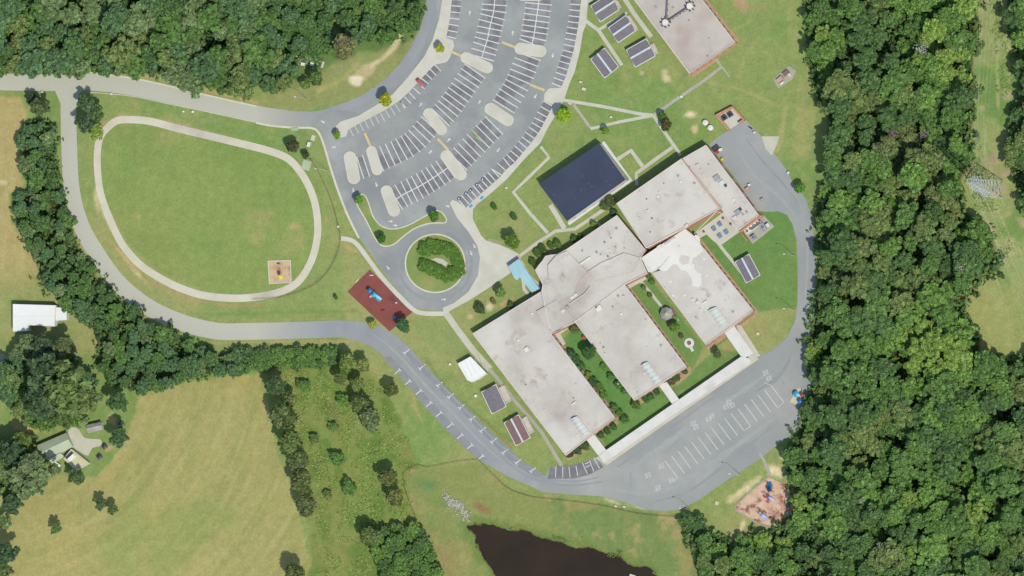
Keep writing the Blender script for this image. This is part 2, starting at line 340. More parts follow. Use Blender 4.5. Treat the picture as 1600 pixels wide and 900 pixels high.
    me.materials.append(m); o = bpy.data.objects.new('ground', me); COL.objects.link(o); o['kind'] = 'structure'
make_ground()

# ---------------------------------------------------------------- materials
def asphalt(name, blue, pale, seam):
    m = mat(name, blue, tuple(x * 1.12 for x in blue), 0.06, .93, c3=tuple(x * .86 for x in blue), scale3=.02, fine=.07, spec=.25)
    n = m.node_tree.nodes; L = m.node_tree.links; b = n['Principled BSDF']
    src = b.inputs['Base Color'].links[0].from_socket
    geo = n.new('ShaderNodeNewGeometry'); sp = n.new('ShaderNodeSeparateXYZ'); L.new(geo.outputs['Position'], sp.inputs[0])
    r = n.new('ShaderNodeMapRange'); r.inputs[1].default_value = seam[0]; r.inputs[2].default_value = seam[1]; L.new(sp.outputs['X'], r.inputs[0])
    q = n.new('ShaderNodeMix'); q.data_type = 'RGBA'; L.new(r.outputs[0], q.inputs[0]); q.inputs[6].default_value = (*pale, 1); L.new(src, q.inputs[7])
    t = n.new('ShaderNodeTexNoise'); t.inputs['Scale'].default_value = .9; t.inputs['Detail'].default_value = 6; L.new(geo.outputs['Position'], t.inputs['Vector'])
    g = n.new('ShaderNodeMapRange'); g.inputs[3].default_value = .93; g.inputs[4].default_value = 1.07; L.new(t.outputs['Fac'], g.inputs[0])
    x = n.new('ShaderNodeVectorMath'); x.operation = 'SCALE'; L.new(q.outputs[2], x.inputs[0]); L.new(g.outputs[0], x.inputs['Scale'])
    L.new(x.outputs[0], b.inputs['Base Color']); return m
M = dict(
    road=asphalt('worn_asphalt', A(148,152,156), A(188,187,174), (-125, -92)),
    lot=mat('parking_asphalt', A(157,159,157), A(138,141,143), .035, .93, c3=A(166,168,168), scale3=.05, fine=.07),
    dark=mat('sealed_asphalt', A(130,128,131), A(113,112,118), .3, .93, fine=.1, c3=A(148,150,151), scale3=.09, p3=(.44, .62)),
    dark2=mat('bay_asphalt', A(146,147,151), A(136,137,142), .2, .93, fine=.08),
    bus=mat('bus_lot_asphalt', A(158,160,158), A(149,152,152), .05, .93, c3=A(172,171,166), scale3=.03, fine=.06),
    drive=mat('south_drive_asphalt', A(154,158,161), A(145,149,154), .07, .93, c3=A(162,164,163), scale3=.04, fine=.07),
    pyl=mat('pale_tower_steel', A(200,205,204), A(190,194,194), 1, .6, fine=.03),
    track=mat('tyre_polished_asphalt', A(150,153,154), A(143,147,149), .3, .9, fine=.06),
    worn=mat('sun_bleached_asphalt', A(165,167,166), A(158,160,160), .3, .9, fine=.05),
    serv=mat('service_asphalt', A(158,162,162), A(148,152,154), .06, .93, c3=A(178,176,170), scale3=.03, fine=.07),
    conc=mat('concrete_paving', A(208,204,192), A(200,196,184), .15, .9, c3=A(192,188,174), scale3=.08, fine=.05),
    walk=mat('concrete_walk', A(202,200,184), A(190,188,170), .2, .9, fine=.07),
    gwalk=mat('weathered_walk', A(178,176,160), A(166,164,150), .2, .9, fine=.07),
    kerb=mat('kerb_concrete', A(216,212,194), A(202,198,180), .3, .9, fine=.08),
    white=mat('road_paint', A(226,224,222), A(206,204,204), .6, .8, fine=.1),
    faint=mat('worn_road_paint', A(202,203,200), A(188,189,188), .6, .8, fine=.1),
    yellow=mat('yellow_paint', A(216,196,144), A(200,182,136), .6, .8, fine=.1),
    green=mat('green_paint', A(160,200,96), A(150,180,110), .6, .8, fine=.1),
    gravel=mat('track_gravel', A(212,206,188), A(200,193,174), .12, .95, c3=A(178,168,154), scale3=.02, fine=.06, p3=(.55, .7)),
    roof=mat('roof_membrane', A(211,205,198), A(195,188,181), .05, .85, c3=A(178,167,158), scale3=.045, fine=.05, p3=(.56, .76), lo=.38, hi=.62, c4=A(172,158,146), scale4=.13, p4=(.57, .72)),
    roof2=mat('annex_roof_membrane', A(197,188,181), A(184,174,166), .09, .85, c3=A(168,150,138), scale3=.04, fine=.05, p3=(.52, .8)),
    wroof=mat("new_white_membrane", A(230,227,222), A(221,217,211), .1, .8, fine=.03),
    coping=mat('roof_coping', A(222,216,210), A(210,202,196), .3, .7, fine=.05),
    brick=mat('brick_wall', A(208,150,122), A(194,134,106), .8, .9, fine=.1),
    rcop=mat('clay_coping', A(200,160,146), A(190,150,138), .6, .9, fine=.1),
    panel=mat('window_panel', A(226,214,206), A(210,196,188), .8, .6, fine=.08),
    glass=mat('window_glass', A(96,104,112), A(80,90,100), .8, .25, fine=.05, spec=.5),
    black=mat('black_roof_membrane', A(58,68,90), A(50,59,81), .1, .8, fine=.05),
    wwall=mat('white_wall', A(222,222,220), A(210,210,208), .5, .8, fine=.04),
    tgrey=mat('grey_shingles', A(128,122,130), A(116,110,118), .6, .9, fine=.1),
    tbrown=mat('brown_shingles', A(140,110,106), A(126,96,92), .6, .9, fine=.1),
    ridge=mat('ridge_cap', A(208,218,222), A(196,206,210), .6, .6, fine=.05),
    wood=mat('weathered_deck_boards', A(214,204,196), A(196,186,178), .8, .9, fine=.1),
    metal=mat('white_metal_roof', A(240,240,240), A(232,232,230), .1, .5, fine=.02),
    teal=mat('turquoise_metal_roof', A(164,206,214), A(154,196,206), .1, .5, fine=.02),
    cano=mat('canopy_membrane', A(222,219,214), A(212,209,204), .2, .8, fine=.05, c3=A(200,197,190), scale3=.1, p3=(.55, .75)),
    skyl=mat('skylight_panel', A(220,222,216), A(208,212,208), .3, .4, fine=.03),
    galv=mat('galvanised_steel', A(180,186,188), A(160,166,170), .6, .5, fine=.06, metal=.3),
    dmetal=mat('dark_metal', A(70,74,84), A(60,64,72), .6, .6),
    maroon=mat('maroon_rubber_surface', A(140,80,72), A(132,74,66), .2, .95, fine=.05),
    mulch=mat('red_wood_mulch', A(220,190,166), A(200,162,138), .35, .95, c3=A(150,104,88), scale3=.22, fine=.15, p3=(.52,.62)),
    sand=mat('sandbox_sand', A(208,184,148), A(196,168,132), .4, .95, c3=A(178,136,106), scale3=.2, fine=.08),
    blue=mat('blue_plastic', A(50,130,200), A(40,110,190), .5, .4, fine=.03),
    cyan=mat('cyan_plastic', A(70,170,210), A(60,160,200), .5, .4, fine=.03),
    red=mat('red_plastic', A(190,70,70), A(170,60,60), .5, .4, fine=.03),
    mag=mat('magenta_plastic', A(160,50,100), A(150,40,90), .5, .4, fine=.03),
    yell=mat('yellow_plastic', A(228,206,50), A(220,196,40), .5, .4, fine=.03),
    purp=mat('purple_plastic', A(110,80,110), A(100,70,100), .5, .4, fine=.03),
    carred=mat('red_car_paint', A(206,100,94), A(196,80,78), .5, .35, fine=.02, spec=.5),
    rubber=mat('black_rubber', A(40,40,44), A(34,34,38), .5, .9),
    farmroof=mat('pale_green_metal_roof', A(176,188,160), A(166,178,152), .15, .7, fine=.05),
    shedroof=mat('grey_shed_roof', A(168,166,158), A(140,140,136), .3, .8, fine=.08),
    cream=mat('cream_roof', A(210,204,168), A(198,190,154), .2, .8, fine=.05),
    dgrass=mat('island_turf', A(140,154,92), A(118,144,80), .12, .95, c3=A(160,156,100), scale3=.06, fine=.12, spec=.1),
    rock=mat('riprap_stone', A(190,188,174), A(160,158,142), .8, .95, fine=.12),
    soil=mat('planting_bed_mulch', A(196,156,126), A(170,142,108), .5, .95, fine=.12),
    bark=mat('tree_bark', (0.09, 0.07, 0.05), (0.06, 0.045, 0.035), 1.5, .95),
    wirem=mat('aluminium_conductor', A(190,196,180), A(184,190,174), 1, .5),
    fencem=mat('weathered_fence_rail', A(136,112,92), A(120,98,80), 1, .9),
    navy=mat('navy_pavement_paint', A(52,56,88), A(46,50,80), .6, .8),
)
wm = bpy.data.materials.new('pond_water'); wm.use_nodes = True; b = wm.node_tree.nodes['Principled BSDF']
b.inputs['Base Color'].default_value = (0.030, 0.024, 0.018, 1); b.inputs['Roughness'].default_value = .1; b.inputs['Specular IOR Level'].default_value = .14
_n = wm.node_tree.nodes; _t = _n.new('ShaderNodeTexNoise'); _t.inputs['Scale'].default_value = .06; _t.inputs['Detail'].default_value = 3
_r = _n.new('ShaderNodeMix'); _r.data_type = 'RGBA'; _r.inputs[6].default_value = (0.012,0.010,0.008,1); _r.inputs[7].default_value = (0.028,0.019,0.010,1)
_g = _n.new('ShaderNodeNewGeometry'); wm.node_tree.links.new(_g.outputs['Position'], _t.inputs['Vector']); wm.node_tree.links.new(_t.outputs['Fac'], _r.inputs[0]); wm.node_tree.links.new(_r.outputs[2], b.inputs['Base Color'])
_b = _n.new('ShaderNodeBump'); _b.inputs['Strength'].default_value = .25; _b.inputs['Distance'].default_value = .05; _w = _n.new('ShaderNodeTexNoise'); _w.inputs['Scale'].default_value = 1.4; _w.inputs['Detail'].default_value = 3; wm.node_tree.links.new(_g.outputs['Position'], _w.inputs['Vector']); wm.node_tree.links.new(_w.outputs['Fac'], _b.inputs['Height']); wm.node_tree.links.new(_b.outputs[0], b.inputs['Normal'])
M['water'] = wm

# ================================================================ SETTING SHEETS
def sheet(name, pts, z, m, smooth=False, thick=False, z0=0.0, step=6):
    p = catmull(pts, True, step) if smooth else pts
    return build(MB().prism(W2(p), z0 if thick else z, z, sides=thick), name, m, kind='structure')
def strip(name, pts, w, z, m, closed=False, thick=False, kind='structure', parent=None, smooth=True):
    p = W2(catmull(pts, closed, 5) if smooth else pts)
    if isinstance(w, tuple): w = [w[0] + (w[1] - w[0]) * i / (len(p) - 1) for i in range(len(p))]
    return build(MB().ribbon(p, w, 0.0 if thick else z, z, closed), name, m, parent=parent, kind=kind)

pond = build(MB().prism(inset(W2(POND), -3), -.3, -.3, sides=False), 'pond', M['water'], kind='structure')
strip('road', [(-60,126),(0,128),(70,129),(140,128.5),(200,135),(250,145),(325,161.5),(400,178),(430,183),(465,187),(500,186),(527,178),(562,165),(592,147),(620,124),(644,95),(660,66),(673,33),(679,0),(682,-60)], 7.9, .03, M['road'])
strip('road', [(107,122),(107,160),(108,222),(112,295),(126,350),(150,394),(186,443),(232,480),(284,504),(337,517),(380,518),(430,517),(481,515.5),(534,514),(560,518)], 7.9, .05, M['road'])
sheet('road', [(70,134),(86,142),(94,160),(121,160),(124,146),(132,138),(120,126),(80,126)], .04, M['road'])
SD_L = [(534,527),(560,533),(580,541),(600,557),(629,591),(661,630),(698,670),(732,704),(756,723),(791,743),(819,759),(850,769),(881,772),(937,775),(975,784),(1006,795),(1037,799),(1062,796),(1093,781),(1133,752),(1184,720),(1219,691)]
SD_R = [(1245,520),(1231,525),(1218,538),(1200,551),(1170,560),(1100,610),(1040,650),(940,722),(931,713),(915,722),(888,728),(861,728),(853,744),(832,733),(810,716),(791,696),(756,665),(717,625),(690,599),(661,567),(637,540),(615,522),(590,509),(560,502),(534,501)]
sheet('road', SD_L[:10] + [(850,769),(881,772),(900,740),(853,744)] + SD_R[13:], .07, M['drive'])
sheet('bus_lot', [(850,769),(881,772),(937,775),(975,784),(1006,795),(1037,799),(1062,796),(1093,781),(1133,752),(1184,720),(1219,691),(1245,675),(1268,640),(1268,600),(1266,500),(1245,505)] + SD_R[1:12] + [(850,745),(838,765)], .09, M['bus'])
sheet('service_road', [(1108,226),(1120,215),(1147,199),(1162,185),(1175,197),(1195,219),(1209,239),(1231,268),(1242,292),(1258,308),(1266,333),(1273,378),(1274,417),(1272,473),(1268,500),(1264,545),(1212,548),(1231,525),(1243,500),(1246,473),(1247,420),(1245,375),(1238,350),(1230,336),(1216,330),(1198,331),(1184,330),(1150,280)], .05, M['serv'])
sheet('concrete_pad', [(1190,213),(1218,213),(1213,228),(1206,243),(1196,232)], .07, M['walk'])
sheet('parking_lot', [(688,-60),(930,-60),(916,0),(906,55),(890,110),(874,155),(852,195),(828,232),(800,260),(770,290),(750,310),(744,324),(730,332),(740,352),(756,384),(756,430),(738,460),(712,478),(690,486),(660,484),(640,476),(615,446),(590,412),(572,386),(561,372),(545,340),(529,300),(516,260),(505,223),(497,205),(487,199),(487,184),(530,172),(560,176),(640,120),(680,40)], .05, M['lot'])
# concrete: island strip by the road, lot edge walk and plaza
sheet('pavement', [(692,-60),(691,0),(686,30),(676,62),(663,88),(638,120),(613,148),(590,163),(560,181),(532,190),(525,197),(525,206),(533,215),(541,213),(544,203),(556,196),(575,186),(600,173),(622,159),(640,143),(660,121),(679,101),(690,99),(698,97),(703,90),(710,72),(708,63),(697,59),(703,30),(706,0),(708,-60)], .17, M['conc'], thick=True)
sheet('pavement', [(908,-60),(908,0),(905,30),(902,50),(896,80),(890,100),(884,120),(877,137),(858,138),(851,146),(850,157),(865,164),(852,188),(846,200),(838,212),(828,226),(816,240),(804,254),(790,266),(782,276),(758,297),(742,311),(728,325),(716,316),(707,312),(703,317),(714,340),(732,362),(746,384),(750,402),(747,430),(732,456),(710,473),(692,481),(694,492),(704,485),(732,470),(754,456),(797,427),(812,404),(810,396),(794,388),(780,382),(760,376),(752,368),(739,342),(739,328),(745,319),(760,308),(792,280),(820,248),(844,224),(856,200),(868,180),(881,157),(890,130),(898,112),(906,80),(911,50),(916,38),(919,0),(922,-60)], .17, M['conc'], thick=True)
strip('path', [(533,372.5),(548,375),(560,384),(580,411),(600,437),(625,464),(645,483),(662,489.5),(698,490)], 2.1, .15, M['wwall' if 0 else 'conc'], thick=True)
strip('running_track', [(165.5,202),(183,188.5),(208,187),(237,190),(279,201),(329,213),(379,225),(421,236),(450,248),(471,271),(487,301.5),(495,333.5),(496,369),(487,406),(468,438),(443,454),(407,463),(365,466),(318,461.5),(279,449),(244,431),(215,410),(190,380),(171,341),(158,305),(153,273),(152,241),(156,216)], 3.5, .05, M['gravel'], closed=True)
# grass wedge islands
sheet('grass_island', [(557,307),(566,303),(571,306),(577,320),(582,336),(592,350),(606,357),(622,357),(640,351),(662,339),(683,329),(690,331),(698,343),(696,348),(672,349),(650,356),(632,368),(615,382),(598,384),(586,372),(572,344),(558,320)], .16, M['dgrass'], thick=True)
strip('kerb', [(557,307),(566,303),(571,306),(577,320),(582,336),(592,350),(606,357),(622,357),(640,351),(662,339),(683,329),(690,331),(698,343),(696,348),(672,349),(650,356),(632,368),(615,382),(598,384),(586,372),(572,344),(558,320)], .55, .19, M['kerb'], closed=True, thick=True)
ring = [(680 + 46.5 * math.cos(a), 411.5 + 45.5 * math.sin(a)) for a in np.linspace(0, 2 * PI, 49)[:-1]]
sheet('grass_island', ring, .16, M['dgrass'], thick=True)
strip('kerb', ring, .7, .19, M['kerb'], closed=True, thick=True, smooth=False)
sheet('path', [(673,406),(682,403),(692,405),(700,411),(697,416),(690,416),(682,409)], .18, M['walk'], smooth=True)
sheet('path', [(720,413),(728,411),(730,422),(722,424)], .21, M['sand'])
strip('kerb', [(400,191.5),(425,196.5),(462,199.5),(487,200),(497,206),(505,223),(516,260),(529,300),(545,340),(561,372)], 1.0, .16, M['kerb'], thick=True)
strip('kerb', [(140,113.5),(200,121),(250,131),(325,149),(400,166)], .8, .10, M['kerb'], thick=True)
strip('kerb', [(125,143),(200,149.5),(250,159.5),(325,175),(400,191.5)], .3, .10, M['kerb'], thick=True)
# foot paths
WALKS = [([(878,156),(940,166),(1000,178),(1021,180)], 1.5, 'walk'), ([(896,163),(912,185),(923,200),(924,200)], 1.3, 'gwalk'), ([(923,201),(970,190),(1018,181)], 1.4, 'walk'),
    ([(1021,180),(1060,153),(1100,126),(1127,105),(1119,92)], 1.5, 'gwalk'), ([(1021,180),(1043,213),(1064,243)], 1.6, 'walk'), ([(1051,230),(1020,252),(994,271),(995,290)], 1.7, 'walk'),
    ([(965,249),(986,235),(1004,260)], 1.9, 'walk'), ([(845,229),(858,246),(826,277),(802,300),(828,333),(856,364)], 1.5, 'walk'), ([(812,400),(840,379),(868,361),(898,358),(922,342),(950,323)], 1.6, 'walk'),
    ([(922,342),(932,347),(940,355)], 1.5, 'walk'), ([(860,320),(871,338),(882,357)], 2.3, 'conc'), ([(965,-20),(990,20),(1018,58)], 2.0, 'walk'), ([(912,30),(935,47),(972,102)], 1.7, 'walk'), ([(935,47),(958,33),(980,20)], 1.5, 'walk'),
    ([(914,5),(932,-4),(940,-15)], 1.4, 'walk'), ([(1000,438),(1018,459),(1036,482)], 1.3, 'walk'), ([(1118,374),(1130,390),(1147,411),(1168,438)], 1.5, 'walk'), ([(696,488),(717,518),(739,547),(766,577)], 3.0, 'walk'), ([(764,576),(778,592),(805,627),(827,652),(847,676),(878,728)], 1.7, 'gwalk'),
    ([(1187,708),(1195,722),(1203,742)], 1.4, 'gwalk'), ([(1128,104),(1140,120)], .8, 'gwalk'), ([(893,163),(888,160)], 1.2, 'walk'), ([(808,404),(824,432),(844,452)], 3.2, 'conc'), ([(817,436),(819,452),(826,460)], 1.5, 'conc')]
for i, (p, w, m) in enumerate(WALKS):
    strip('path', p, w, .10 + .004 * i, M[m], thick=True, smooth=False)
sheet('patio', [(1084,366),(1131,331),(1156,362),(1125,384),(1114,376),(1104,366),(1094,372),(1086,374)], .2, M['conc'], thick=True)
sheet('path', [(947,706),(1160,559),(1180,556),(1186,561),(1040,662),(948,727),(930,716),(936,712)], .185, M['conc'], thick=True)
sheet('path', [(1150,508),(1158,508),(1188,556),(1170,562)], .195, M['conc'], thick=True)
sheet('driveway', [(104,680),(113,667),(124,672),(132,684),(158,687),(160,696),(144,700),(138,712),(125,706),(112,696)], .06, M['walk'], smooth=True)
strip('driveway', [(-10,553),(8,560),(14,566)], 3, .05, M['gwalk'])
sheet('concrete_slab', [(978,442),(1009,426),(1014,434),(1000,442),(992,446),(982,452)], .2, M['conc'], thick=True)
sheet('concrete_slab', [(866,520),(893,502),(896,507),(876,522),(884,537),(880,540)], .2, M['conc'], thick=True)
# dark sealed areas of the lot come as sheets under the stall paint
MARK_Z = .09
def stall_row(name, center, half, n_extra=0, spacing=9.4, side=0, m='white', wpaint=.44, dark=True, spine=False, skip=()):
    pts = catmull(center, False, 2)
    L = [0]
    for a, b in zip(pts, pts[1:]): L.append(L[-1] + math.hypot(b[0] - a[0], b[1] - a[1]))
    n = max(1, int(round(L[-1] / spacing))); mb = MB(); poly_a = []; poly_b = []; k = 0
    for i in range(n + 1):
        t = L[-1] * i / n
        while k < len(L) - 2 and L[k + 1] < t: k += 1
        u = (t - L[k]) / (L[k + 1] - L[k] + 1e-9); x = pts[k][0] + (pts[k + 1][0] - pts[k][0]) * u; y = pts[k][1] + (pts[k + 1][1] - pts[k][1]) * u
        dx, dy = pts[min(k + 2, len(pts) - 1)][0] - pts[max(k - 2, 0)][0], pts[min(k + 2, len(pts) - 1)][1] - pts[max(k - 2, 0)][1]; q = math.hypot(dx, dy)
        nx, ny = -dy / q, dx / q
        a, b = (half if side <= 0 else 0), (half if side >= 0 else 0)
        pa, pb = (x + nx * a, y + ny * a), (x - nx * b, y - ny * b); poly_a.append(pa); poly_b.append(pb)
        if i in skip: continue
        mb.ribbon([P2(*pa), P2(*pb)], wpaint, MARK_Z, MARK_Z)
    if spine: mb.ribbon(W2(pts), wpaint, MARK_Z + .004, MARK_Z + .004)
    if dark:
        q_ = lambda c_, d_, k_: (c_[0] + (d_[0] - c_[0]) * k_, c_[1] + (d_[1] - c_[1]) * k_); pa_, pb_ = ([q_(a_, b_, .06 if side <= 0 else 0) for a_, b_ in zip(poly_a, poly_b)], [q_(b_, a_, .06 if side >= 0 else 0) for a_, b_ in zip(poly_a, poly_b)])
        build(MB().prism(W2(pa_ + pb_[::-1]), .07, .07, sides=False), 'sealed_stalls', M['dark'], kind='structure')
    o = build(mb, 'stall_lines', M[m], kind='stuff')
    return o
R1 = [(706,-30),(706,0),(703,30),(698,57)]
stall_row('r', R1, 15, side=1)
R1b = [(679,101),(664,116),(652,131),(640,144),(625,158),(608,169),(590,179),(570,188),(546,200)]
stall_row('r', R1b[:5], 14, side=1); stall_row('r', R1b[4:], 14, side=1, m='faint', dark=False)
stall_row('r', [(774,-30),(773,0),(771,20),(766,40),(762,60),(757,76),(753,90)], 20, spine=True)
stall_row('r', [(742,111),(733,124),(718,146),(700,170),(688,183)], 20)
stall_row('r', [(672,195),(648,220),(630,232),(612,241),(592,250)], 19)
stall_row('r', [(572,259),(563,262)], 18, dark=True)
stall_row('r', [(843,-30),(842,0),(839,24),(834,58),(831,68)], 21, spine=True)
stall_row('r', [(826,88),(820,104),(808,132),(792,158),(787,166)], 20)
stall_row('r', [(772,196),(760,208),(738,230),(716,252)], 20)
stall_row('r', [(700,262),(680,276),(664,286),(648,295),(632,303),(619,311)], 20, spine=True)
R4 = [(908,-30),(908,0),(905,30),(902,50),(896,80),(890,100),(884,120),(878,136)]
stall_row('r', R4, 17, side=-1)
stall_row('r', [(864,166),(852,188),(846,200),(838,212),(828,226),(816,240),(804,254),(790,266),(784,274)], 17, side=-1)
stall_row('r', [(780,277),(758,297),(742,311),(727,324)], 18, side=-1, spacing=7.5)
# two bright lime lines and yellow bars between islands
mb = MB()
for a, b in (((735,201),(749,216)),((743,213),(752,221)),((703,190),(706,194))): mb.ribbon([P2(*a), P2(*b)], .45, .097, .097)
build(mb, 'stall_lines', M['green'], kind='stuff')
def pill(name, cx, cy, L, w, deg, z=.2):
    a = math.radians(deg); pts = []
    for i in range(20):
        t = 2 * PI * i / 20; x = (L / 2 - w / 2) * (1 if math.cos(t) > 0 else -1) + w / 2 * math.cos(t); y = w / 2 * math.sin(t)
        pts.append((cx + x * math.cos(a) - y * math.sin(a), cy + x * math.sin(a) + y * math.cos(a)))
    wp = W2(pts); o = build(MB().prism(wp, 0, z), name, M['conc'], kind='structure')
    build(MB().ribbon(wp, .3, 0, z + .02, True), 'kerb', M['kerb'], kind='structure')
for v in ((745,98,53,17,25),(829,78,49,18,7),(680,190,48,17,51),(780,179,50,18,33),(585,251,46,16,73),(550,262,51,19,79),(709,258,54,18,52),(610,314,50,18,69),(829,-6,40,14,0)): pill('kerbed_island', *v)
YB = [((784,66),(806,74)),((706,81),(724,89)),((828,132),(851,141)),((570,208),(580,231)),((684,217),(701,235))]
YL = ['yellow speed hump between the row end and the top island of the car park', 'yellow speed hump beside the yellow-green tree on the car park edge', 'yellow speed hump touching the wide concrete bay on the east walk', 'yellow speed hump above the narrow island near the car park entrance', 'yellow speed hump in the middle of the car park above the diagonal island']
for (a, b), l in zip(YB, YL):
    c = P((a[0] + b[0]) / 2, (a[1] + b[1]) / 2); A2, B2 = P2(*a), P2(*b)
    tag(build(MB().ribbon([A2, B2], 1.15, .05, .10).ribbon([A2, B2], .6, .09, .14), 'speed_hump', M['yellow'], loc=(c.x, c.y, 0)), l, 'speed hump', 'yellow speed humps in the car park')
# direction arrows painted on the lanes
mb = MB()
for x, y, dg in ((734,21,-80),(801,52,-80),(864,86,100),(749,160,-60),(837,150,120),(657,164,-50),(672,238,-45),(504,190,30),(521,230,0),(779,234,130),(701,219,-45),(588,288,70),(552,297,80),(610,346,0),(699,322,20),(741,384,60),(736,395,70),(606,418,50),(693,468,0),(617,352,10)):
    c = P(x, y); a = math.radians(-dg); T = lambda u, v: (c.x + u * math.cos(a) - v * math.sin(a), c.y + u * math.sin(a) + v * math.cos(a), .1)
    mb.add([T(-.9, -.22), T(.3, -.22), T(.3, .22), T(-.9, .22), T(.3, -.7), T(1.3, 0), T(.3, .7)], [(0, 1, 2, 3), (4, 5, 6)])
build(mb, 'lane_arrows', M['white'], kind='stuff')
# disabled bays: navy symbols squares with a white wheelchair figure
for x, y in ((717,310),(728,302),(735,297),(745,288),(754,280)):
    c = P(x, y); mb = MB().box((c.x, c.y, .085), (1.5, 1.5, .012), -.6)
    o = build(mb, 'accessible_bay_marking', M['navy'], kind='structure', loc=(c.x, c.y, 0))
    s = MB().cyl((c.x, c.y - .15, .094), (c.x, c.y - .15, .098), .38, n=12).box((c.x - .05, c.y + .25, .097), (.2, .5, .006)).box((c.x + .25, c.y, .0975), (.5, .14, .006))
    build(s, 'wheelchair_symbol', M['white'], parent=o)
for x, y, l in ((736,322,'blue accessible ramp mat on the walk, nearer the plaza'), (753,309,'blue accessible ramp mat on the walk, farther up the lot edge')):
    c = P(x, y); t = tag(build(MB().box((c.x, c.y, .19), (1.8, 1.1, .05), .7), 'ramp_mat', M['cyan'], loc=(c.x, c.y, 0)), l, 'ramp mat', 'blue ramp mats beside the disabled bays')
# bus lot
mb = MB()
for i in range(17):
    x, y = 1205 - 10.37 * i, 602 + 7.37 * i
    if i in (10,): x += .5
    mb.ribbon([P2(x, y), P2(x + 20, y + 27)], .42, .115, .115)
for a, b in (((1225,629),(1215,636.5)),((1173,666),(1163,673)),((1205,602),(1194,598)),((1059,747),(1049,754))): mb.ribbon([P2(*a), P2(*b)], .3, .119, .119)
for x, y in ((1012,743),(1033,729),(1049,751),(1028,763),(1087,668),(1083,662),(1107,655),(1112,650),(1139,629),(1144,634),(1134,636),(1196,583),(1201,592)):
    for k in range(3):
        mb.ribbon([P2(x - 4, y - 2 + 3 * k), P2(x + 4, y - 5 + 3 * k)], .28, .12 + .002 * k, .12 + .002 * k)
    mb.ribbon([P2(x - 4, y - 3), P2(x, y + 4)], .28, .127, .127); mb.ribbon([P2(x + 2, y - 5), P2(x + 5, y + 2)], .28, .129, .129)
build(mb, 'bus_bay_lines', M['faint'], kind='stuff')
for q, w in (([(1180,577),(1120,618),(1060,660),(990,712),(965,730)], .9), ([(1225,600),(1215,585),(1190,575)], .6), ([(985,738),(986,760),(978,778)], .8), ([(640,548),(700,612),(770,685),(810,718)], .7), ([(620,560),(680,628),(750,700)], .7)):
    strip('tar_seam', q, w, .111, M['drive'])
def worn(q, w, z, m_):
    p = W2(catmull(q, False, 4)); n = len(p); ww = [w * (.08 + .92 * math.sin(PI * i / (n - 1)) ** .6) * (1 + .25 * math.sin(i * .7)) for i in range(n)]
    build(MB().ribbon(p, ww, z, z), 'worn_lane', M[m_], kind='structure')
for q, w, m_ in (([(1200,583),(1130,632),(1060,680),(1000,722),(950,748)], 3.2, 'worn'), ([(1228,640),(1160,690),(1080,745),(1010,770),(940,760)], 2.6, 'worn'), ([(1215,660),(1150,712),(1080,765),(1020,785)], 1.0, 'track'), ([(1235,560),(1215,590),(1180,612)], 2.0, 'track'),
                 ([(945,752),(900,758),(860,755),(820,742),(780,712)], 1.3, 'track'), ([(940,745),(900,752),(862,750),(835,744)], .8, 'track')):
    worn(q, w, .1 + .0017 * w, m_)
for q, w, m_, z in (([(580,520),(620,552),(665,602),(710,648),(752,692),(786,722)], 1.2, 'worn', .082), ([(600,560),(648,607),(692,652),(735,694)], 1.0, 'track', .084), ([(596,520),(640,557),(690,610),(740,660),(786,704)], .8, 'track', .086),
                    ([(680,6),(672,50),(655,86),(628,122),(598,148),(560,172),(520,184)], .7, 'track', .062), ([(686,6),(679,45),(663,82),(636,116),(604,144),(566,166),(530,176)], .5, 'track', .066),
                    ([(1240,300),(1256,335),(1262,380),(1260,440),(1256,500)], 1.2, 'worn', .062), ([(1150,230),(1180,275),(1220,310),(1248,345)], 1.5, 'worn', .064), ([(1165,215),(1190,250),(1222,285),(1250,320)], 1.0, 'track', .066)):
    worn(q, w, z, m_)
wr = [(680 + 57 * math.cos(a), 412 + 57 * math.sin(a)) for a in np.linspace(0, 2 * PI, 49)[:-1]]
strip('worn_lane', wr, 1.4, .075, M['track'], closed=True, smooth=False)
mb = MB(); dk = []
for a, b in (((869,728),(868,746)),((879.5,729),(879.5,746)),((889,729),(891,746)),((900,728),(903,744)),((910,723),(918,741)),((921,719),(928,737)),((928,715),(937,732)),((914,725),(920,722)),((916,730),(922,727))): mb.ribbon([P2(*a), P2(*b)], .32, .119, .119)
build(mb, 'stall_lines', M['white'], kind='stuff')
sheet('sealed_stalls', [(860,728),(888,728),(915,722),(931,713),(943,730),(920,742),(895,748),(856,748)], .11, M['dark'])
mb = MB()
RT = [(636,549),(660,573),(687.5,600),(705,618),(722,635),(739,653),(755,671),(772,688),(789.5,705),(810,721),(833,734)]
LT = [(621,581),(637,598),(654,613),(670,632),(685.5,647.6),(703,665),(718.6,682),(734,698),(751,715)]
for x, y in RT + LT:
    mb.ribbon([P2(x - 4.2, y + 3.3), P2(x + 4.2, y - 3.3)], .42, .108, .108); s = 1 if (x, y) in RT else -1
    ex, ey = x - 4 * s, y + 3.2 * s; mb.ribbon([P2(ex - 2.2, ey - 2.4), P2(ex + 2.2, ey + 2.4)], .3, .112, .112)
build(mb, 'parallel_bay_lines', M['white'], kind='stuff')
sheet('sealed_stalls', [(640,545),(661,567),(690,599),(717,625),(756,665),(791,696),(812,717),(850,742),(838,746),(806,728),(780,704),(745,668),(708,630),(680,602),(652,574),(633,553)], .095, M['dark2'])
sheet('sealed_stalls', [(600,559),(629,593),(661,632),(698,672),(732,706),(754,722),(760,716),(742,699),(708,664),(672,625),(640,588),(610,556)], .095, M['dark2'])

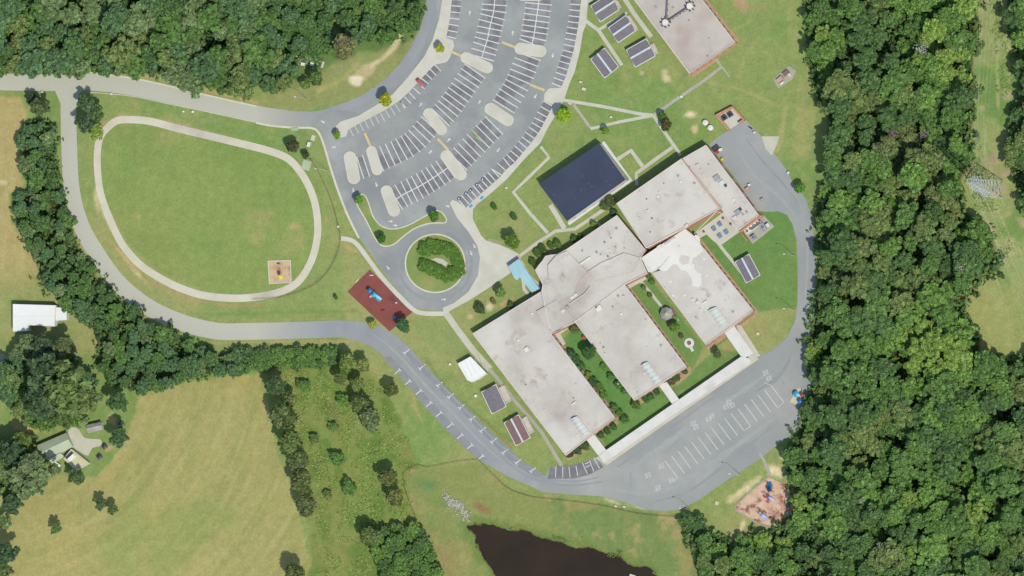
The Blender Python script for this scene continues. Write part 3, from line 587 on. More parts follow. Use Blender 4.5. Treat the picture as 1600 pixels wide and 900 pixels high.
# ================================================================ BUILDINGS
WINM = {}
def win_mesh(w, h):
    if (w, h) not in WINM:
        f = MB(); t = .12
        for x in (-w / 2 + t / 2, 0, w / 2 - t / 2): f.box((x, 0, 0), (t, .14, h))
        for z in (-h / 2 + t / 2, h / 2 - t / 2): f.box((0, 0, z), (w, .12, t))
        g = MB().box((0, .0, 0), (w - .05, .06, h - .05))
        WINM[(w, h)] = (f.mesh('window_frame', M['panel']), g.mesh('window_pane', M['glass']), MB().box((0, 0, 0), (w * .55, .1, h * .5)).mesh('panel', M['panel']))
    return WINM[(w, h)]
def volume(root, roof_px, h, mroof='roof', windows=(), wall='brick', cop='coping', wname='wall', spacing=2.9, ww=1.7, wh=1.6, para=.35):
    base = worldloc(root); poly = edges(W2(roof_px, h))
    ins = inset(poly, .05)
    build(MB().prism(ins, 0, h - .25, top=False), wname, M[wall], root)
    rf = build(MB().prism(poly, h - .25, h), 'roof', M[mroof], root)
    ip = inset(poly, .22)
    build(MB().ribbon(ip, .4, h - .02, h + para, True), 'coping', M[cop], root)
    n = len(poly)
    for i in range(n):
        a, b = Vector(poly[i]), Vector(poly[(i + 1) % n]); e = b - a; nn = Vector((e.y, -e.x)).normalized(); L = e.length
        if L < 5: continue
        face = 'NE' if nn.x > .5 and nn.y > 0.2 else 'SE' if nn.y < -.5 and nn.x > .2 else 'SW' if nn.x < -.5 and nn.y < 0 else 'NW'
        if face not in windows: continue
        k = int((L - 2) / spacing); f, g, pnl = win_mesh(ww, wh); rz = math.atan2(e.y, e.x)
        for j in range(k):
            p = a + e * ((j + .5) / k); z = 1.9
            o = share('window', f, root, (p.x + nn.x * .0 - base.x, p.y + nn.y * .0 - base.y, z), (0, 0, rz)); share('pane', g, o)
    return poly
def roofbox(root, px, py, dims, z, deg=0, m='galv', name='roof_vent', h=None):
    p = P(px, py, z); return build(MB().box((p.x, p.y, z + dims[2] / 2), dims, math.radians(deg), .92), name, M[m], root)
def seam(root, pts, z, w=.3, m='coping', hgt=.12, name='roof_seam'):
    return build(MB().ribbon(W2(pts, z), w, z, z + hgt), name, M[m], root)

c = P(980, 470)
SCH = thing('school_building', 'large brick school with three long wings and pale flat membrane roofs in the centre', 'school', (c.x, c.y, 0))
HA, HC, HG, HN = 4.8, 5.3, 8.2, 6.0
volume(SCH, [(738,521),(846,455),(861,521),(961,652),(884,712)], HA, windows=('NE', 'SE'), spacing=2.8)
volume(SCH, [(898,503),(976,444),(1073,573),(1032,600),(991,626)], HA + .02, windows=('NE', 'SE'))
volume(SCH, [(1001,403),(1071,357),(1084,368),(1177,485),(1150,506),(1103,539)], HA + .04, windows=('NE', 'SE'))
volume(SCH, [(846,455),(848,445),(836,422),(842,414),(848,407),(852,400),(861,398),(871,397),(886,389),(964,336),(1009,390),(1001,403),(1012,427),(976,445),(898,504),(861,522)], HC, windows=())
volume(SCH, [(963,318),(1065,247.5),(1127,325),(1010,388)], HG, windows=(), spacing=8)
volume(SCH, [(1066,247),(1103,226),(1186,336),(1152,361),(1129,329)], HN, windows=('NE',), cop='coping', spacing=7, ww=2.2, wh=2.4)
# raised rooms and seams on the low roofs
volume(SCH, [(869,399),(885,392),(918,425),(905,440),(897,462),(880,470),(857,432),(856,414)], HC + .8, windows=(), para=.1, cop='roof')
volume(SCH, [(838,487),(870,468),(900,500),(866,520),(850,510)], HC + .25, windows=(), para=.1, cop='roof')
volume(SCH, [(918,424),(940,410),(975,395),(1000,402),(990,425),(930,440)], HC + .45, windows=(), para=.1, cop='roof')
def rough(pts, amp, seed):
    r = random.Random(seed); return [(x + r.uniform(-amp, amp), y + r.uniform(-amp, amp)) for x, y in catmull(pts, True, 3)]
build(MB().prism(W2([(1002,403),(1070,358)] + rough([(1083,369),(1095,384),(1098,394),(1088,400),(1083,404),(1082,413),(1086,421),(1095,430),(1096,442),(1090,448),(1082,446),(1079,434),(1072,424),(1062,421),(1056,412),(1048,416),(1040,424),(1030,420),(1020,426)], 1.1, 2)[:-14] + [(1030,420),(1020,426),(1013,425)], HA + .1), HA + .1, HA + .13, sides=False), 'new_membrane', M['wroof'], SCH)
for v_, (cx_, cy_, rr_) in enumerate(((1100,405,3.5),(1048,440,2.5),(1052,462,3),(1105,430,2.2),(1070,462,2.6))): build(MB().prism(W2(rough([(cx_-rr_,cy_),(cx_,cy_-rr_*.7),(cx_+rr_,cy_),(cx_,cy_+rr_*.7)], .8, v_), HA + .12), HA + .12, HA + .14, sides=False), 'membrane_patch', M['wroof'], SCH)
build(MB().prism(W2([(1064,398),(1078,401),(1077,412),(1066,414),(1060,406)], HA + .15), HA + .15, HA + .17, sides=False), 'membrane_patch', M['roof'], SCH)
seam(SCH, [(1067,250),(1090,281),(1125,326)], HG, .35, 'rcop', .5)
seam(SCH, [(1079,262),(1110,302)], HG + .3, .25, 'coping', .4)
for pts, z in (([(973,332),(1010,388)], HG), ([(1009,388),(1071,356)], HG), ([(921,423),(938,414)], HC), ([(938,444),(962,424),(990,408)], HC), ([(890,475),(915,458),(922,448)], HC + .8), ([(955,413),(982,396)], HC + .5), ([(1122,331),(1140,340),(1156,345)], HN), ([(838,487),(871,468)], HC + .2), ([(1085,365),(1120,330)], HG), ([(900,380),(918,395),(935,425)], HC)):
    seam(SCH, pts, z, .28)
# roof lights over the wing ends and vents
for q in ([(891,655),(901.5,650),(921,675),(910,683)], [(1000.6,571),(1011.6,565),(1033.6,594),(1022.6,600)], [(1105.5,485.5),(1119,479),(1138,505.5),(1125.5,513)]):
    z = HA; w = W2(q, z + 1.4); a, b2, c2, d = [Vector(v) for v in w]; mbb = MB()
    # barrel vault
    n = 8; rows = []
    for i in range(n + 1):
        t = i / n; p = a + (b2 - a) * t; r = d + (c2 - d) * t; zz = z + .7 + math.sin(PI * t) * 1.0; rows.append(((p.x, p.y, zz), (r.x, r.y, zz)))
    vs = [v for r in rows for v in r]; mbb.add(vs, [(2 * i, 2 * i + 1, 2 * i + 3, 2 * i + 2) for i in range(n)]); mbb.add([r[0] for r in rows] + [r[1] for r in rows], [tuple(range(n + 1)), tuple(range(2 * n + 1, n, -1))])
    mbb.prism([tuple(v) for v in w], z, z + .7, top=False)
    sk = build(mbb, 'skylight_vault', M['skyl'], SCH)
    cx = (a + c2) / 2; rz = math.atan2((d - a).y, (d - a).x)
    rb = MB()
    for k in range(5):
        t = (k + .5) / 5; p = a + (d - a) * t; r = b2 + (c2 - b2) * t; prev = None
        for i in range(n + 1):
            u = i / n; q_ = p + (r - p) * u; cur = (q_.x, q_.y, z + .73 + math.sin(PI * u) * 1.0)
            if prev: rb.cyl(prev, cur, .07, n=4)
            prev = cur
    build(rb, 'rib', M['galv'], sk)
rvent = [(823,546,2.2,2.0,'wroof'),(936,482,2.6,3.0,'wroof'),(897,412,.9,.9,'wroof'),(932,480,1,1,'galv'),(800,547,.7,.7,'panel'),(813,540,.5,.5,'panel'),(838,590,.6,.6,'panel'),(855,588,.5,.5,'panel'),(1120,278,3.0,2.6,'galv'),(1128,286,2.8,2.2,'skyl'),(1134,290,1.2,1.2,'dmetal'),(1090,258,1.6,1,'panel'),(1153,332,2.2,2.8,'galv'),(1148,340,2.2,1.2,'panel'),(1157,327,1.2,1.2,'dmetal'),(1083,468,1,1,'wroof'),(1090,472,1.6,.8,'wroof'),(1102,472,2.8,.7,'wroof'),(1013,329,1,.8,'wroof'),(1047,377,6,.9,'skyl'),(1073,353,2,1.4,'panel'),(1031,386,2.4,1.8,'skyl'),(914,408,7,.8,'wroof'),(910,392,.9,.9,'galv'),(897,463,4,1.2,'skyl'),(887,480,1.5,1.5,'galv'),(880,486,2,1.4,'panel'),(897,630,2.6,.7,'wroof'),(975,463,.8,.8,'panel'),(966,600,.5,.5,'panel'),(900,600,.5,.5,'panel'),(923,605,.6,.6,'panel'),(815,612,.5,.5,'panel'),(851,640,.6,.6,'panel'),(1010,500,.6,.6,'panel'),(985,530,.5,.5,'panel'),(1040,450,.6,.6,'panel'),(1060,500,.5,.5,'panel'),(1134,470,.6,.6,'panel'),(958,480,.6,.6,'galv'),(948,466,.7,.7,'panel'),(1098,273,.6,.6,'panel'),(1000,300,.6,.6,'panel'),(1030,300,.6,.6,'panel'),(955,372,.7,.7,'galv')]
for x, y, w, d, m in rvent:
    z = HN if x > 1088 and y < 345 else HG if (x > 985 and y < 360) else HA if y > 500 or x > 1020 else HC
    roofbox(SCH, x, y, (w, d, .7 if w > .9 else .45), z, 33 if w >= d else -57, m, 'rooftop_unit' if max(w, d) > 1.4 else 'roof_vent')
rv = random.Random(5)
for q, z in (([(745,524),(848,462),(950,650),(888,702)], HA), ([(908,506),(975,452),(1065,575),(994,618)], HA), ([(1012,408),(1070,362),(1168,484),(1104,532)], HA), ([(970,320),(1062,254),(1118,322),(1012,380)], HG), ([(905,400),(962,345),(995,390),(940,420)], HC), ([(1072,252),(1100,234),(1176,335),(1150,352)], HN)):
    for k in range(9):
        u, v = rv.random(), rv.random(); (ax, ay), (bx, by), (cx_, cy_), (dx_, dy_) = q
        X_ = (ax * (1 - u) + bx * u) * (1 - v) + (dx_ * (1 - u) + cx_ * u) * v; Y_ = (ay * (1 - u) + by * u) * (1 - v) + (dy_ * (1 - u) + cy_ * u) * v; w_ = rv.choice([.45, .55, .7, 1.0])
        roofbox(SCH, X_, Y_, (w_, w_, .4), z, 33, rv.choice(['panel', 'wroof', 'galv', 'tgrey']))
# south eastern wing-end stoops get their brick beds
for pts in ([(931,682),(963,656),(967,661),(936,688)], [(990,630),(1030,604),(1033,609),(994,637)], [(1104,543),(1132,522),(1135,527),(1106,548)], [(1150,512),(1180,490),(1183,494),(1154,516)], [(1043,600),(1076,578),(1080,584),(1047,606)], [(884,716),(912,700),(914,705),(888,720)]):
    sheet('planting_bed', pts, .08, M['soil'])
for a, b in (((863,521),(965,655)),((979,445),(1078,578)),((1087,367),(1183,489))):
    strip('planting_bed', [a, b], 1.7, .075, M['soil'], smooth=False)

def canopy(name, label, poly_px, h, m, posts, cat='canopy', ridge=None, group=None):
    c = P(*[sum(v) / len(poly_px) for v in zip(*poly_px)]); t = thing(name, label, cat, (c.x, c.y, 0), group=group)
    build(MB().prism(W2(poly_px, h), h - .25, h), 'roof', M[m], t)
    for x, y in posts:
        p = P(x, y, h); share('post', POST, t, (p.x - c.x, p.y - c.y, 0), sc=(1, 1, (h - .25) / 3))
    if ridge:
        for r in ridge: build(MB().ribbon(W2(r, h), .18, h, h + .09), 'roof_seam', M['ridge' if m != 'metal' else 'galv'], t)
    return t
POST = MB().cyl((0, 0, 0), (0, 0, 3), .1, n=6).mesh('post', M['wwall'])
lp = lambda a, b, n: [(a[0] + (b[0] - a[0]) * i / (n - 1), a[1] + (b[1] - a[1]) * i / (n - 1)) for i in range(n)]
canopy('walkway_canopy', 'long white flat canopy over the bus loading walk below the school wings', [(946,704),(1158,557),(1170,560),(1174,566),(1042,655),(944,724),(936,712)], 3.2, 'cano', lp((947,708), (1158,561), 16) + lp((947,720), (1170,565), 16), ridge=[lp((946 + 23 * k, 706 - 16 * k), (952 + 23 * k, 716 - 16 * k), 2) for k in range(1, 9)])
canopy('walkway_canopy', 'short white canopy from the western wing end to the long bus canopy', [(913,683),(929,679),(947,703),(935,712)], 3.15, 'cano', lp((915,685), (936,711), 4) + lp((928,681), (945,703), 4), group='short canopies')
canopy('walkway_canopy', 'short white canopy from the middle wing end to the long bus canopy', [(1028,600),(1042,597),(1061,624),(1050,631)], 3.15, 'cano', lp((1030,602), (1050,629), 4) + lp((1041,599), (1059,623), 4), group='short canopies')
canopy('walkway_canopy', 'short white canopy from the eastern wing end to the long bus canopy', [(1131,519),(1147,509),(1177,552),(1164,559),(1157,556)], 3.15, 'cano', lp((1133,520), (1158,556), 5) + lp((1146,511), (1174,552), 5), group='short canopies')
tc = canopy('entrance_canopy', 'turquoise metal canopy leading from the plaza to the school entrance', [(794,416),(811,404),(819,417),(843,451),(831,457),(812,433),(808,438),(803,434)], 3.9, 'teal', [(795,417),(811,406),(806,436),(818,418),(831,455),(842,449)], ridge=[[(802,410),(808,436)],[(811,404),(816,428),(837,455)]])

# annex with ducts
c = P(1070, 45); AN = thing('annex_building', 'brick annex with a pinkish flat roof carrying ducts, cut by the top frame edge', 'building', (c.x, c.y, 0))
volume(AN, [(955,-48),(1077,115),(1149,66),(1060,-50)], 5.4, 'roof2', ('NE', 'SE'), spacing=3.2, ww=1.9)
for x, y in ((1040,35), (1078,9.5)):
    p = P(x, y, 6); u = build(MB().cyl((p.x, p.y, 5.4), (p.x, p.y, 6.9), 1.5, n=10).box((p.x, p.y, 7.0), (2.2, 2.2, .3)), 'rooftop_unit', M['wroof'], AN)
    rr = MB()
    for k in range(8):
        a = 2 * PI * k / 8; rr.box((p.x + 2.2 * math.cos(a), p.y + 2.2 * math.sin(a), 6.0), (.5, .5, 1.2), a)
    build(rr, 'vent_ring', M['dmetal'], u)
for a, b in (((1040,35),(1078,9.5)), ((1041,33),(1044,-30))):
    pa, pb = P(*a, 6.3), P(*b, 6.3); build(MB().cyl(pa, pb, .38, n=8), 'duct', M['tgrey'], AN)
    for k in range(1, 7):
        q = pa.lerp(pb, k / 7); build(MB().box((q.x, q.y, 5.8), (.7, .9, .8), .6), 'duct_support', M['dmetal'], AN)
for v in ((1025,11,.8,.8),(1052,12,1.2,.5),(1106,88,.7,.7),(1077,32,.6,.6),(1108,60,.5,.5)): roofbox(AN, v[0], v[1], (v[2], v[3], .5), 5.4, 30, 'galv')
strip('planting_bed', [(1101,-2),(1154,66)], 1.6, .075, M['soil'], smooth=False)
strip('planting_bed', [(1082,119),(1120,93)], 1.2, .075, M['soil'], smooth=False)

# dark roofed hall
c = P(910, 285); H = thing('dark_roof_hall', 'rectangular hall with a navy-black flat roof and white walls above the main school', 'building', (c.x, c.y, 0))
pl = volume(H, [(842,287),(936,223.5),(977,281),(886,345.5)], 6.0, 'black', ('NE', 'SE'), wall='wwall', cop='black', spacing=5, ww=2.0, wh=1.8, para=.12)
for x, y in ((898,310),(920,287),(911,275),(946,250),(938,266),(958,261),(947,284),(953,289),(908,297),(925,291),(870,320),(866,304)): roofbox(H, x, y, (.4, .4, .3), 6.0, 30, 'tgrey')
strip('concrete_apron', [(942,222),(986,281),(888,350)], 1.5, .1, M['wwall'], smooth=False, thick=True)

# portable classrooms
def portable(q, label, mroof, stripe='long', deck=None, h=3.7, ridge=True):
    w = [Vector(P2(x, y, h)) for x, y in q]; ctr = sum(w, Vector((0, 0))) / 4
    e = (w[1] - w[0]); L = (e.length + (w[2] - w[3]).length) / 2; f = (w[3] - w[0]); D = (f.length + (w[2] - w[1]).length) / 2; rz = math.atan2(e.y, e.x)
    t = thing('portable_classroom', label, 'portable', (ctr.x, ctr.y, 0), rz, 'portable classrooms round the school')
    build(MB().box((0, 0, 1.75), (L - .7, D - .7, 2.9)), 'wall', M['wwall'], t, local=True)
    build(MB().box((0, 0, .2), (L - 1.0, D - 1.0, .34)), 'skirting', M['tgrey'], t, local=True)
    if stripe == 'long': A_, B_ = L, D
    else: A_, B_ = D, L
    T = (lambda x, y, z: (x, y, z)) if stripe == 'long' else (lambda x, y, z: (y, x, z))
    hz = h - .5; r = .55
    vs = [T(-A_/2, -B_/2, hz), T(A_/2, -B_/2, hz), T(A_/2, 0, hz + r), T(-A_/2, 0, hz + r), T(-A_/2, B_/2, hz), T(A_/2, B_/2, hz)]
    lo = [(v[0], v[1], v[2] - .14) for v in vs]
    rf = build(MB().add(vs + lo, [(0, 1, 2, 3), (3, 2, 5, 4), (0, 6, 7, 1), (1, 7, 8, 2), (2, 8, 11, 5), (5, 11, 10, 4), (4, 10, 9, 3), (3, 9, 6, 0)]), 'roof', M[mroof], t, local=True)
    if ridge: build(MB().box((0, 0, hz + r + .02), (A_ + .1, .85, .12) if stripe == 'long' else (.85, A_ + .1, .12)), 'ridge_cap', M['ridge'], rf, local=True)
    for s in (-1, 1): build(MB().box(T(s * A_ / 2, 0, hz + .02), (.35, B_, .25) if stripe == 'long' else (B_, .35, .25)), 'fascia', M['wwall'], rf, local=True)
    for s in (-1, 1): build(MB().box(T(0, s * B_ / 2, hz - .02), (A_, .3, .22) if stripe == 'long' else (.3, A_, .22)), 'fascia', M['wwall'], rf, local=True)
    f_, g_, _ = win_mesh(1.2, 1.1)
    for k in (-.3, 0, .3):
        for s in (-1, 1):
            o = share('window', f_, t, (L * k, s * (D / 2 - .35), 2.0)); share('pane', g_, o)
    build(MB().box((L / 2 - .33, 0, 1.45), (.1, 1.0, 2.1)), 'door', M['galv'], t, local=True)
    if deck:
        wd, ln, off = deck
        dk = MB().box((L / 2 + wd / 2 - .2, off, .55), (wd, ln, .14)); 
        for sx in (0.1, wd - .3):
            for sy in (-ln / 2 + .2, ln / 2 - .2): dk.box((L / 2 + sx, off + sy, .26), (.15, .15, .5))
        d = build(dk, 'deck', M['wood'], t, local=True)
        rl = MB()
        for sy in (-1, 1): rl.box((L / 2 + wd / 2, off + sy * (ln / 2 - .1), 1.5), (wd, .1, .1))
        rl.box((L / 2 + wd - .3, off, 1.5), (.1, ln, .1))
        for k in range(5): rl.box((L / 2 + wd - .3, off + (k / 4 - .5) * (ln - .3), 1.05), (.1, .1, .9))
        build(rl, 'railing', M['wood'], d, local=True)
    return t
portable([(921,10),(950,-9),(968,12),(940,34)], 'grey portable classroom cut by the top frame edge, topmost of four beside the car park', 'tgrey', 'long', (1.3, 7, 0))
portable([(949,44),(976,25),(994,46),(967,66)], 'grey portable classroom second from the top, between two concrete walks', 'tgrey', 'long', (1.2, 8, 0))
portable([(975,80),(1007,62),(1025,84),(996,104)], 'grey portable classroom nearest the annex with a pale deck at its end', 'tgrey', 'long', (1.9, 5, -1))
portable([(921,94),(942,77),(969,103),(945,119)], 'grey portable classroom turned across the others, lowest of the four by the car park', 'tgrey', 'short')
portable([(1146,411),(1167,399),(1190,427),(1168,441)], 'grey portable classroom alone on the lawn east of the school wings', 'tgrey', 'short')
portable([(750,614),(771,603),(793,631),(771,647)], 'plain grey portable classroom with a long pale deck beside the western wing', 'tgrey', 'short', (3.1, 8, 0), ridge=False)
portable([(783,664),(806,651),(831,679),(811,695)], 'brown-roofed portable classroom with a white ridge beside the western wing', 'tbrown', 'short', (2.6, 8, 0))
c = P(738, 576); WS = thing('storage_building', 'white metal-roofed storage building beside the path west of the school', 'shed', (c.x, c.y, 0))
volume(WS, [(715,568),(735,557),(760,583),(748,592),(737,597),(730,594)], 3.6, 'metal', (), wall='wwall', cop='metal', para=.08)
for k in range(5): seam(WS, [(718 + 8 * k, 566 - 2 * k), (732 + 6 * k, 592 - 4 * k)], 3.65, .12, 'coping', .06)

# ---------- farmstead
c = P(60, 495); B1 = thing('white_barn', 'long white metal-roofed barn with stepped ends at the left frame edge', 'barn', (c.x, c.y, 0))
for pl_, h in (([(20,475),(87,477),(85,510),(44,508),(44,517),(20,518)], 4.6), ([(86,480),(104,481),(104,500),(86,501)], 3.4)):
    volume(B1, pl_, h, 'metal', ('NE', 'SE') if h > 4 else (), wall='wwall', cop='metal', para=.05)
seam(B1, [(20,495),(86,494)], 4.62, .3, 'metal', .08, 'ridge_cap')
def gable(root, q, h, rise, m, wall='wwall', along=0):
    w = [P(x, y, h) for x, y in q]
    if along: w = w[1:] + w[:1]
    a, b_, c_, d = w; m1 = (a + d) / 2; m2 = (b_ + c_) / 2; z = h
    vs = [(v.x, v.y, z) for v in (a, b_, c_, d)] + [(m1.x, m1.y, z + rise), (m2.x, m2.y, z + rise)]
    rf = build(MB().add(vs, [(0, 1, 5, 4), (4, 5, 2, 3), (0, 4, 3), (1, 2, 5)]), 'roof', M[m], root)
    build(MB().prism(inset([(v.x, v.y) for v in (a, b_, c_, d)], .4), 0, z, top=False), 'wall', M[wall], root)
    build(MB().cyl((m1.x, m1.y, z + rise), (m2.x, m2.y, z + rise), .12, n=6), 'ridge_cap', M['ridge'], rf)
    return rf
c = P(92, 700); FH = thing('farmhouse', 'pale green-grey roofed farmhouse among tall trees in the lower left', 'house', (c.x, c.y, 0))
gable(FH, [(55,697),(104,676),(114,698),(74,719)], 3.4, 1.7, 'farmroof')
gable(FH, [(70,713),(93,704),(100,713),(82,724)], 3.0, .9, 'farmroof')
f_, g_, _ = win_mesh(1.2, 1.1)
for x, y in ((104,703),(90,711)):
    p = P(x, y, 1.6); o = share('window', f_, FH, (p.x - FH.location.x, p.y - FH.location.y, 1.7), (0, 0, .5)); share('pane', g_, o)
c = P(120, 717); GR = thing('garage', 'cream-roofed garage with a bright white dormer beside the farmhouse', 'garage', (c.x, c.y, 0))
volume(GR, [(111,701),(139,723),(118,735),(99,717)], 3.2, 'cream', (), wall='wwall', cop='cream', para=.06)
p = P(112, 715, 3.5); build(MB().box((p.x, p.y, 3.7), (4.6, 1.9, 1.0), .72, .85), 'dormer', M['metal'], GR)
p = P(108, 711, 3.3); build(MB().box((p.x, p.y, 3.27), (4.4, 1.3, .1), .72), 'dark_roof_strip', M['dmetal'], GR)  # flat dark strip on the roof along the upper left of the dormer
c = P(148, 668); SH = thing('garden_shed', 'small grey-roofed outbuilding above the farmhouse drive', 'shed', (c.x, c.y, 0))
gable(SH, [(135,664),(158,659),(161,671),(138,677)], 2.8, 1.1, 'shedroof')
for x, y, d, l in ((191,663,2.2,'small brown shed in the field above the farm drive tree'), (165,698,2.0,'small dark shed at the end of the farm drive'), (157,714,2.0,'dark low bin in the grass below the farm drive')):
    p = P(x, y); t = thing('small_shed', l, 'shed', (p.x, p.y, 0)); build(MB().box((p.x, p.y, .8), (d, d * .8, 1.6), .4), 'wall', M['tbrown'], t); build(MB().pyramid((p.x, p.y), d * .8, 1.6, 2.2, 4), 'roof', M['dmetal'], t)
p = P(90, 726); t = thing('utility_trailer', 'white utility trailer parked below the farmhouse roof', 'trailer', (p.x, p.y, 0), -.6)
build(MB().box((0, 0, .9), (3.4, 1.8, 1.3)), 'body', M['metal'], t, local=True)
wh = MB().cyl((0, -.12, 0), (0, .12, 0), .35, n=12).mesh('wheel', M['rubber'])
for sx in (-.5, .5):
    for sy in (-.95, .95): share('wheel', wh, t, (sx, sy, .35))
build(MB().cyl((1.7, 0, .5), (2.8, 0, .5), .06, n=6), 'tow_bar', M['dmetal'], t, local=True)

# ---------- plant yards
c = P(1140, 184); EN = thing('generator_enclosure', 'open brick enclosure with two dark generators beside the service lot', 'enclosure', (c.x, c.y, 0))
Q = W2([(1119,180),(1144,167),(1162,187),(1139,203)], 2.2)
build(MB().prism(inset(Q, .3), 0, .22), 'slab', M['conc'], EN)
for i in range(4): 
    if i != 1 or 1: build(MB().ribbon([Q[i], Q[(i + 1) % 4]] if i != 2 else [Q[2], tuple(Vector(Q[2]).lerp(Vector(Q[3]), .35))], .75, 0, 2.2 + .01 * i), 'wall', M['brick'], EN)
for x, y, l in ((1141,179,'dark generator nearer the enclosure wall corner'), (1132,184,'dark generator in front inside the brick enclosure')):
    p = P(x, y, 1); t = thing('generator', l, 'generator', (p.x, p.y, .22), .55, 'generators in the brick enclosure')
    build(MB().box((0, 0, .75), (2.4, 1.9, 1.4)), 'casing', M['dmetal'], t, local=True); build(MB().cyl((0, 0, 1.45), (0, 0, 1.65), .6, n=12), 'fan_guard', M['rubber'], t, local=True)
for x, y, l in ((1103,192,'round white tank on the lawn, upper of the pair'), (1111,200,'round white tank on the lawn, lower of the pair')):
    p = P(x, y); t = thing('water_tank', l, 'tank', (p.x, p.y, 0), 0, 'white tanks near the service lot')
    build(MB().cyl((0, 0, 0), (0, 0, 1.5), 1.25, n=16), 'shell', M['metal'], t, local=True); build(MB().pyramid((0, 0), 1.3, 1.5, 1.85, 16), 'lid', M['wroof'], t, local=True)
c = P(1183, 357); CY = thing('chiller_yard', 'walled plant yard with a long white chiller below the service lot', 'plant yard', (c.x, c.y, 0))
build(MB().prism(W2([(1162,362),(1193,336),(1210,354),(1176,381)]), 0, .2), 'slab', M['gwalk'], CY)
build(MB().ribbon(W2([(1190,337),(1157,362),(1168,377)], 2.4), .6, 0, 2.4), 'wall', M['brick'], CY)
for x, y, w, d, m, n in ((1176,355,8,2.2,'wroof','chiller'),(1182,352,6,1.2,'galv','pipe_rack'),(1192,355,2.6,3.4,'galv','cooling_unit'),(1178,371,2.2,2,'galv','pump'),(1200,352,1.6,1.6,'skyl','transformer')):
    p = P(x, y, 1); o = build(MB().box((p.x, p.y, 1.1), (w, d, 1.8), .62), n, M[m], CY)
    for k in range(int(w // 2)): 
        q = Vector((math.cos(.62), math.sin(.62))) * ((k + .5) * 2 - w / 2 + (w % 2) / 2); build(MB().cyl((p.x + q.x, p.y + q.y, 2), (p.x + q.x, p.y + q.y, 2.15), min(.8, d * .35), n=10), 'fan', M['tgrey'], o)
c = P(1226, 120); EP = thing('equipment_pad', 'concrete pad with rusty and white equipment boxes on the northeast lawn', 'equipment pad', (c.x, c.y, 0))
build(MB().prism(W2([(1208,124),(1232,103),(1244,110),(1238,124),(1216,138)]), 0, .15), 'slab', M['gwalk'], EP)
for x, y, w, d, m, n in ((1219,124,3.4,2.2,'rcop','pump_housing'),(1228,114,3.2,1.8,'tbrown','pump_housing'),(1234,117,1.2,1.6,'panel','control_box'),(1222,130,2.2,.8,'wroof','control_box')):
    p = P(x, y, .5); build(MB().box((p.x, p.y, .75), (w, d, 1.2), .7, .9), n, M[m], EP)
# bins and crates by the service door
for x, y, w, d, m, n, l, rz in ((1119,232,3,2,'dmetal','dumpster','dark open dumpster at the corner of the northeast block',.6),(1121,237,1.4,1.4,'red','recycling_bin','red bin beside the dark dumpster at the northeast block',.6),(1126,234,1.6,1.2,'wroof','laundry_cart','white cart beside the red bin at the northeast block',.2),(1129,249,1.3,1.0,'yell','salt_bin','yellow bin against the service side wall',.9),(1168,295,1.8,1.3,'rcop','pallet_crate','pink crate against the wall beside the service lot',.6),(1171,289,1.2,.9,'wroof','appliance_box','white box near the pink crate at the service wall',.2),(1191,312,1.3,1.1,'galv','supply_cage','grey cage standing on the service asphalt',.4),(1173,200,1.6,.5,'dmetal','bollard_rail','dark rail at the top edge of the service lot',-.6),(1232,270,.9,.9,'wroof','meter_box','white meter box on the right edge of the service lot',0),(1179,207,.9,.7,'wroof','meter_box','white meter box at the upper right kerb of the service lot',0)):
    p = P(x, y, .6); t = thing(n, l, n.replace('_', ' '), (p.x, p.y, 0), rz)
    build(MB().box((0, 0, .62), (w, d, 1.1), 0, 1.08), 'body', M[m], t, local=True); build(MB().box((0, 0, 1.22), (w * 1.1, d * 1.1, .1)), 'lid', M['dmetal' if m == 'dmetal' else m], t, local=True)

# ---------- red car
def car(px, py, deg, label, m):
    c = P(px, py, .7); t = thing('car', label, 'car', (c.x, c.y, .05), math.radians(deg))
    prof = [(-2.1,.35),(-2.1,.85),(-1.9,.98),(1.0,1.0),(1.95,.88),(2.12,.65),(2.12,.35)]
    def hull(prof, w, z=0):
        n = len(prof); vs = [(x, -w, y) for x, y in prof] + [(x, w, y) for x, y in prof]
        return vs, [(i, (i + 1) % n, (i + 1) % n + n, i + n) for i in range(n)] + [tuple(range(n)), tuple(range(2 * n - 1, n - 1, -1))]
    build(MB().add(*hull(prof, .88)), 'body', M[m], t, local=True)
    build(MB().add(*hull([(-1.95,.97),(-1.35,1.42),(.35,1.44),(1.05,.99)], .76)), 'window_band', M['glass'], t, local=True)
    build(MB().box((-.5, 0, 1.45), (1.7, 1.36, .05)), 'roof', M[m], t, local=True)
    for sx in (-1.3, 1.3):
        for sy in (-.82, .82):
            w_ = share('wheel', wh, t, (sx, sy, .33)); 
    for sy in (-.6, .6): build(MB().box((2.1, sy, .7), (.08, .35, .16)), 'headlight', M['skyl'], t, local=True)
    return t
car(655.5, 128.5, -52, 'faded red hatchback, the only car parked in the car park', 'carred')

# ---------- playgrounds
sheet('rubber_playground', [(578,421),(645,487),(609,518),(543,456)], .12, M['maroon'], thick=True)
sheet('mulch_playground', [(1201,746),(1229,758),(1246,790),(1226,829),(1184.6,816),(1148.5,796),(1152,786)], .08, M['mulch'])
strip('kerb', [(1203,742),(1172,768),(1149,792),(1150,798),(1184,817),(1214,829)], .4, .22, M['gwalk'], thick=True, smooth=False)
sheet('sandbox', [(419,408),(454,407),(455,441),(421,443)], .08, M['sand'])
strip('sandbox_edging', [(419,408),(454,407),(455,441),(421,443)], .5, .25, M['coping'], closed=True, thick=True, smooth=False)
def playset(px, py, deg, label, parts, name='play_structure', cat='play structure'):
    c = P(px, py, 1.5); t = thing(name, label, cat, (c.x, c.y, .1), math.radians(deg))
    for nm, fn, m in parts:
        mb = MB(); fn(mb); build(mb, nm, M[m], t, local=True)
    return t
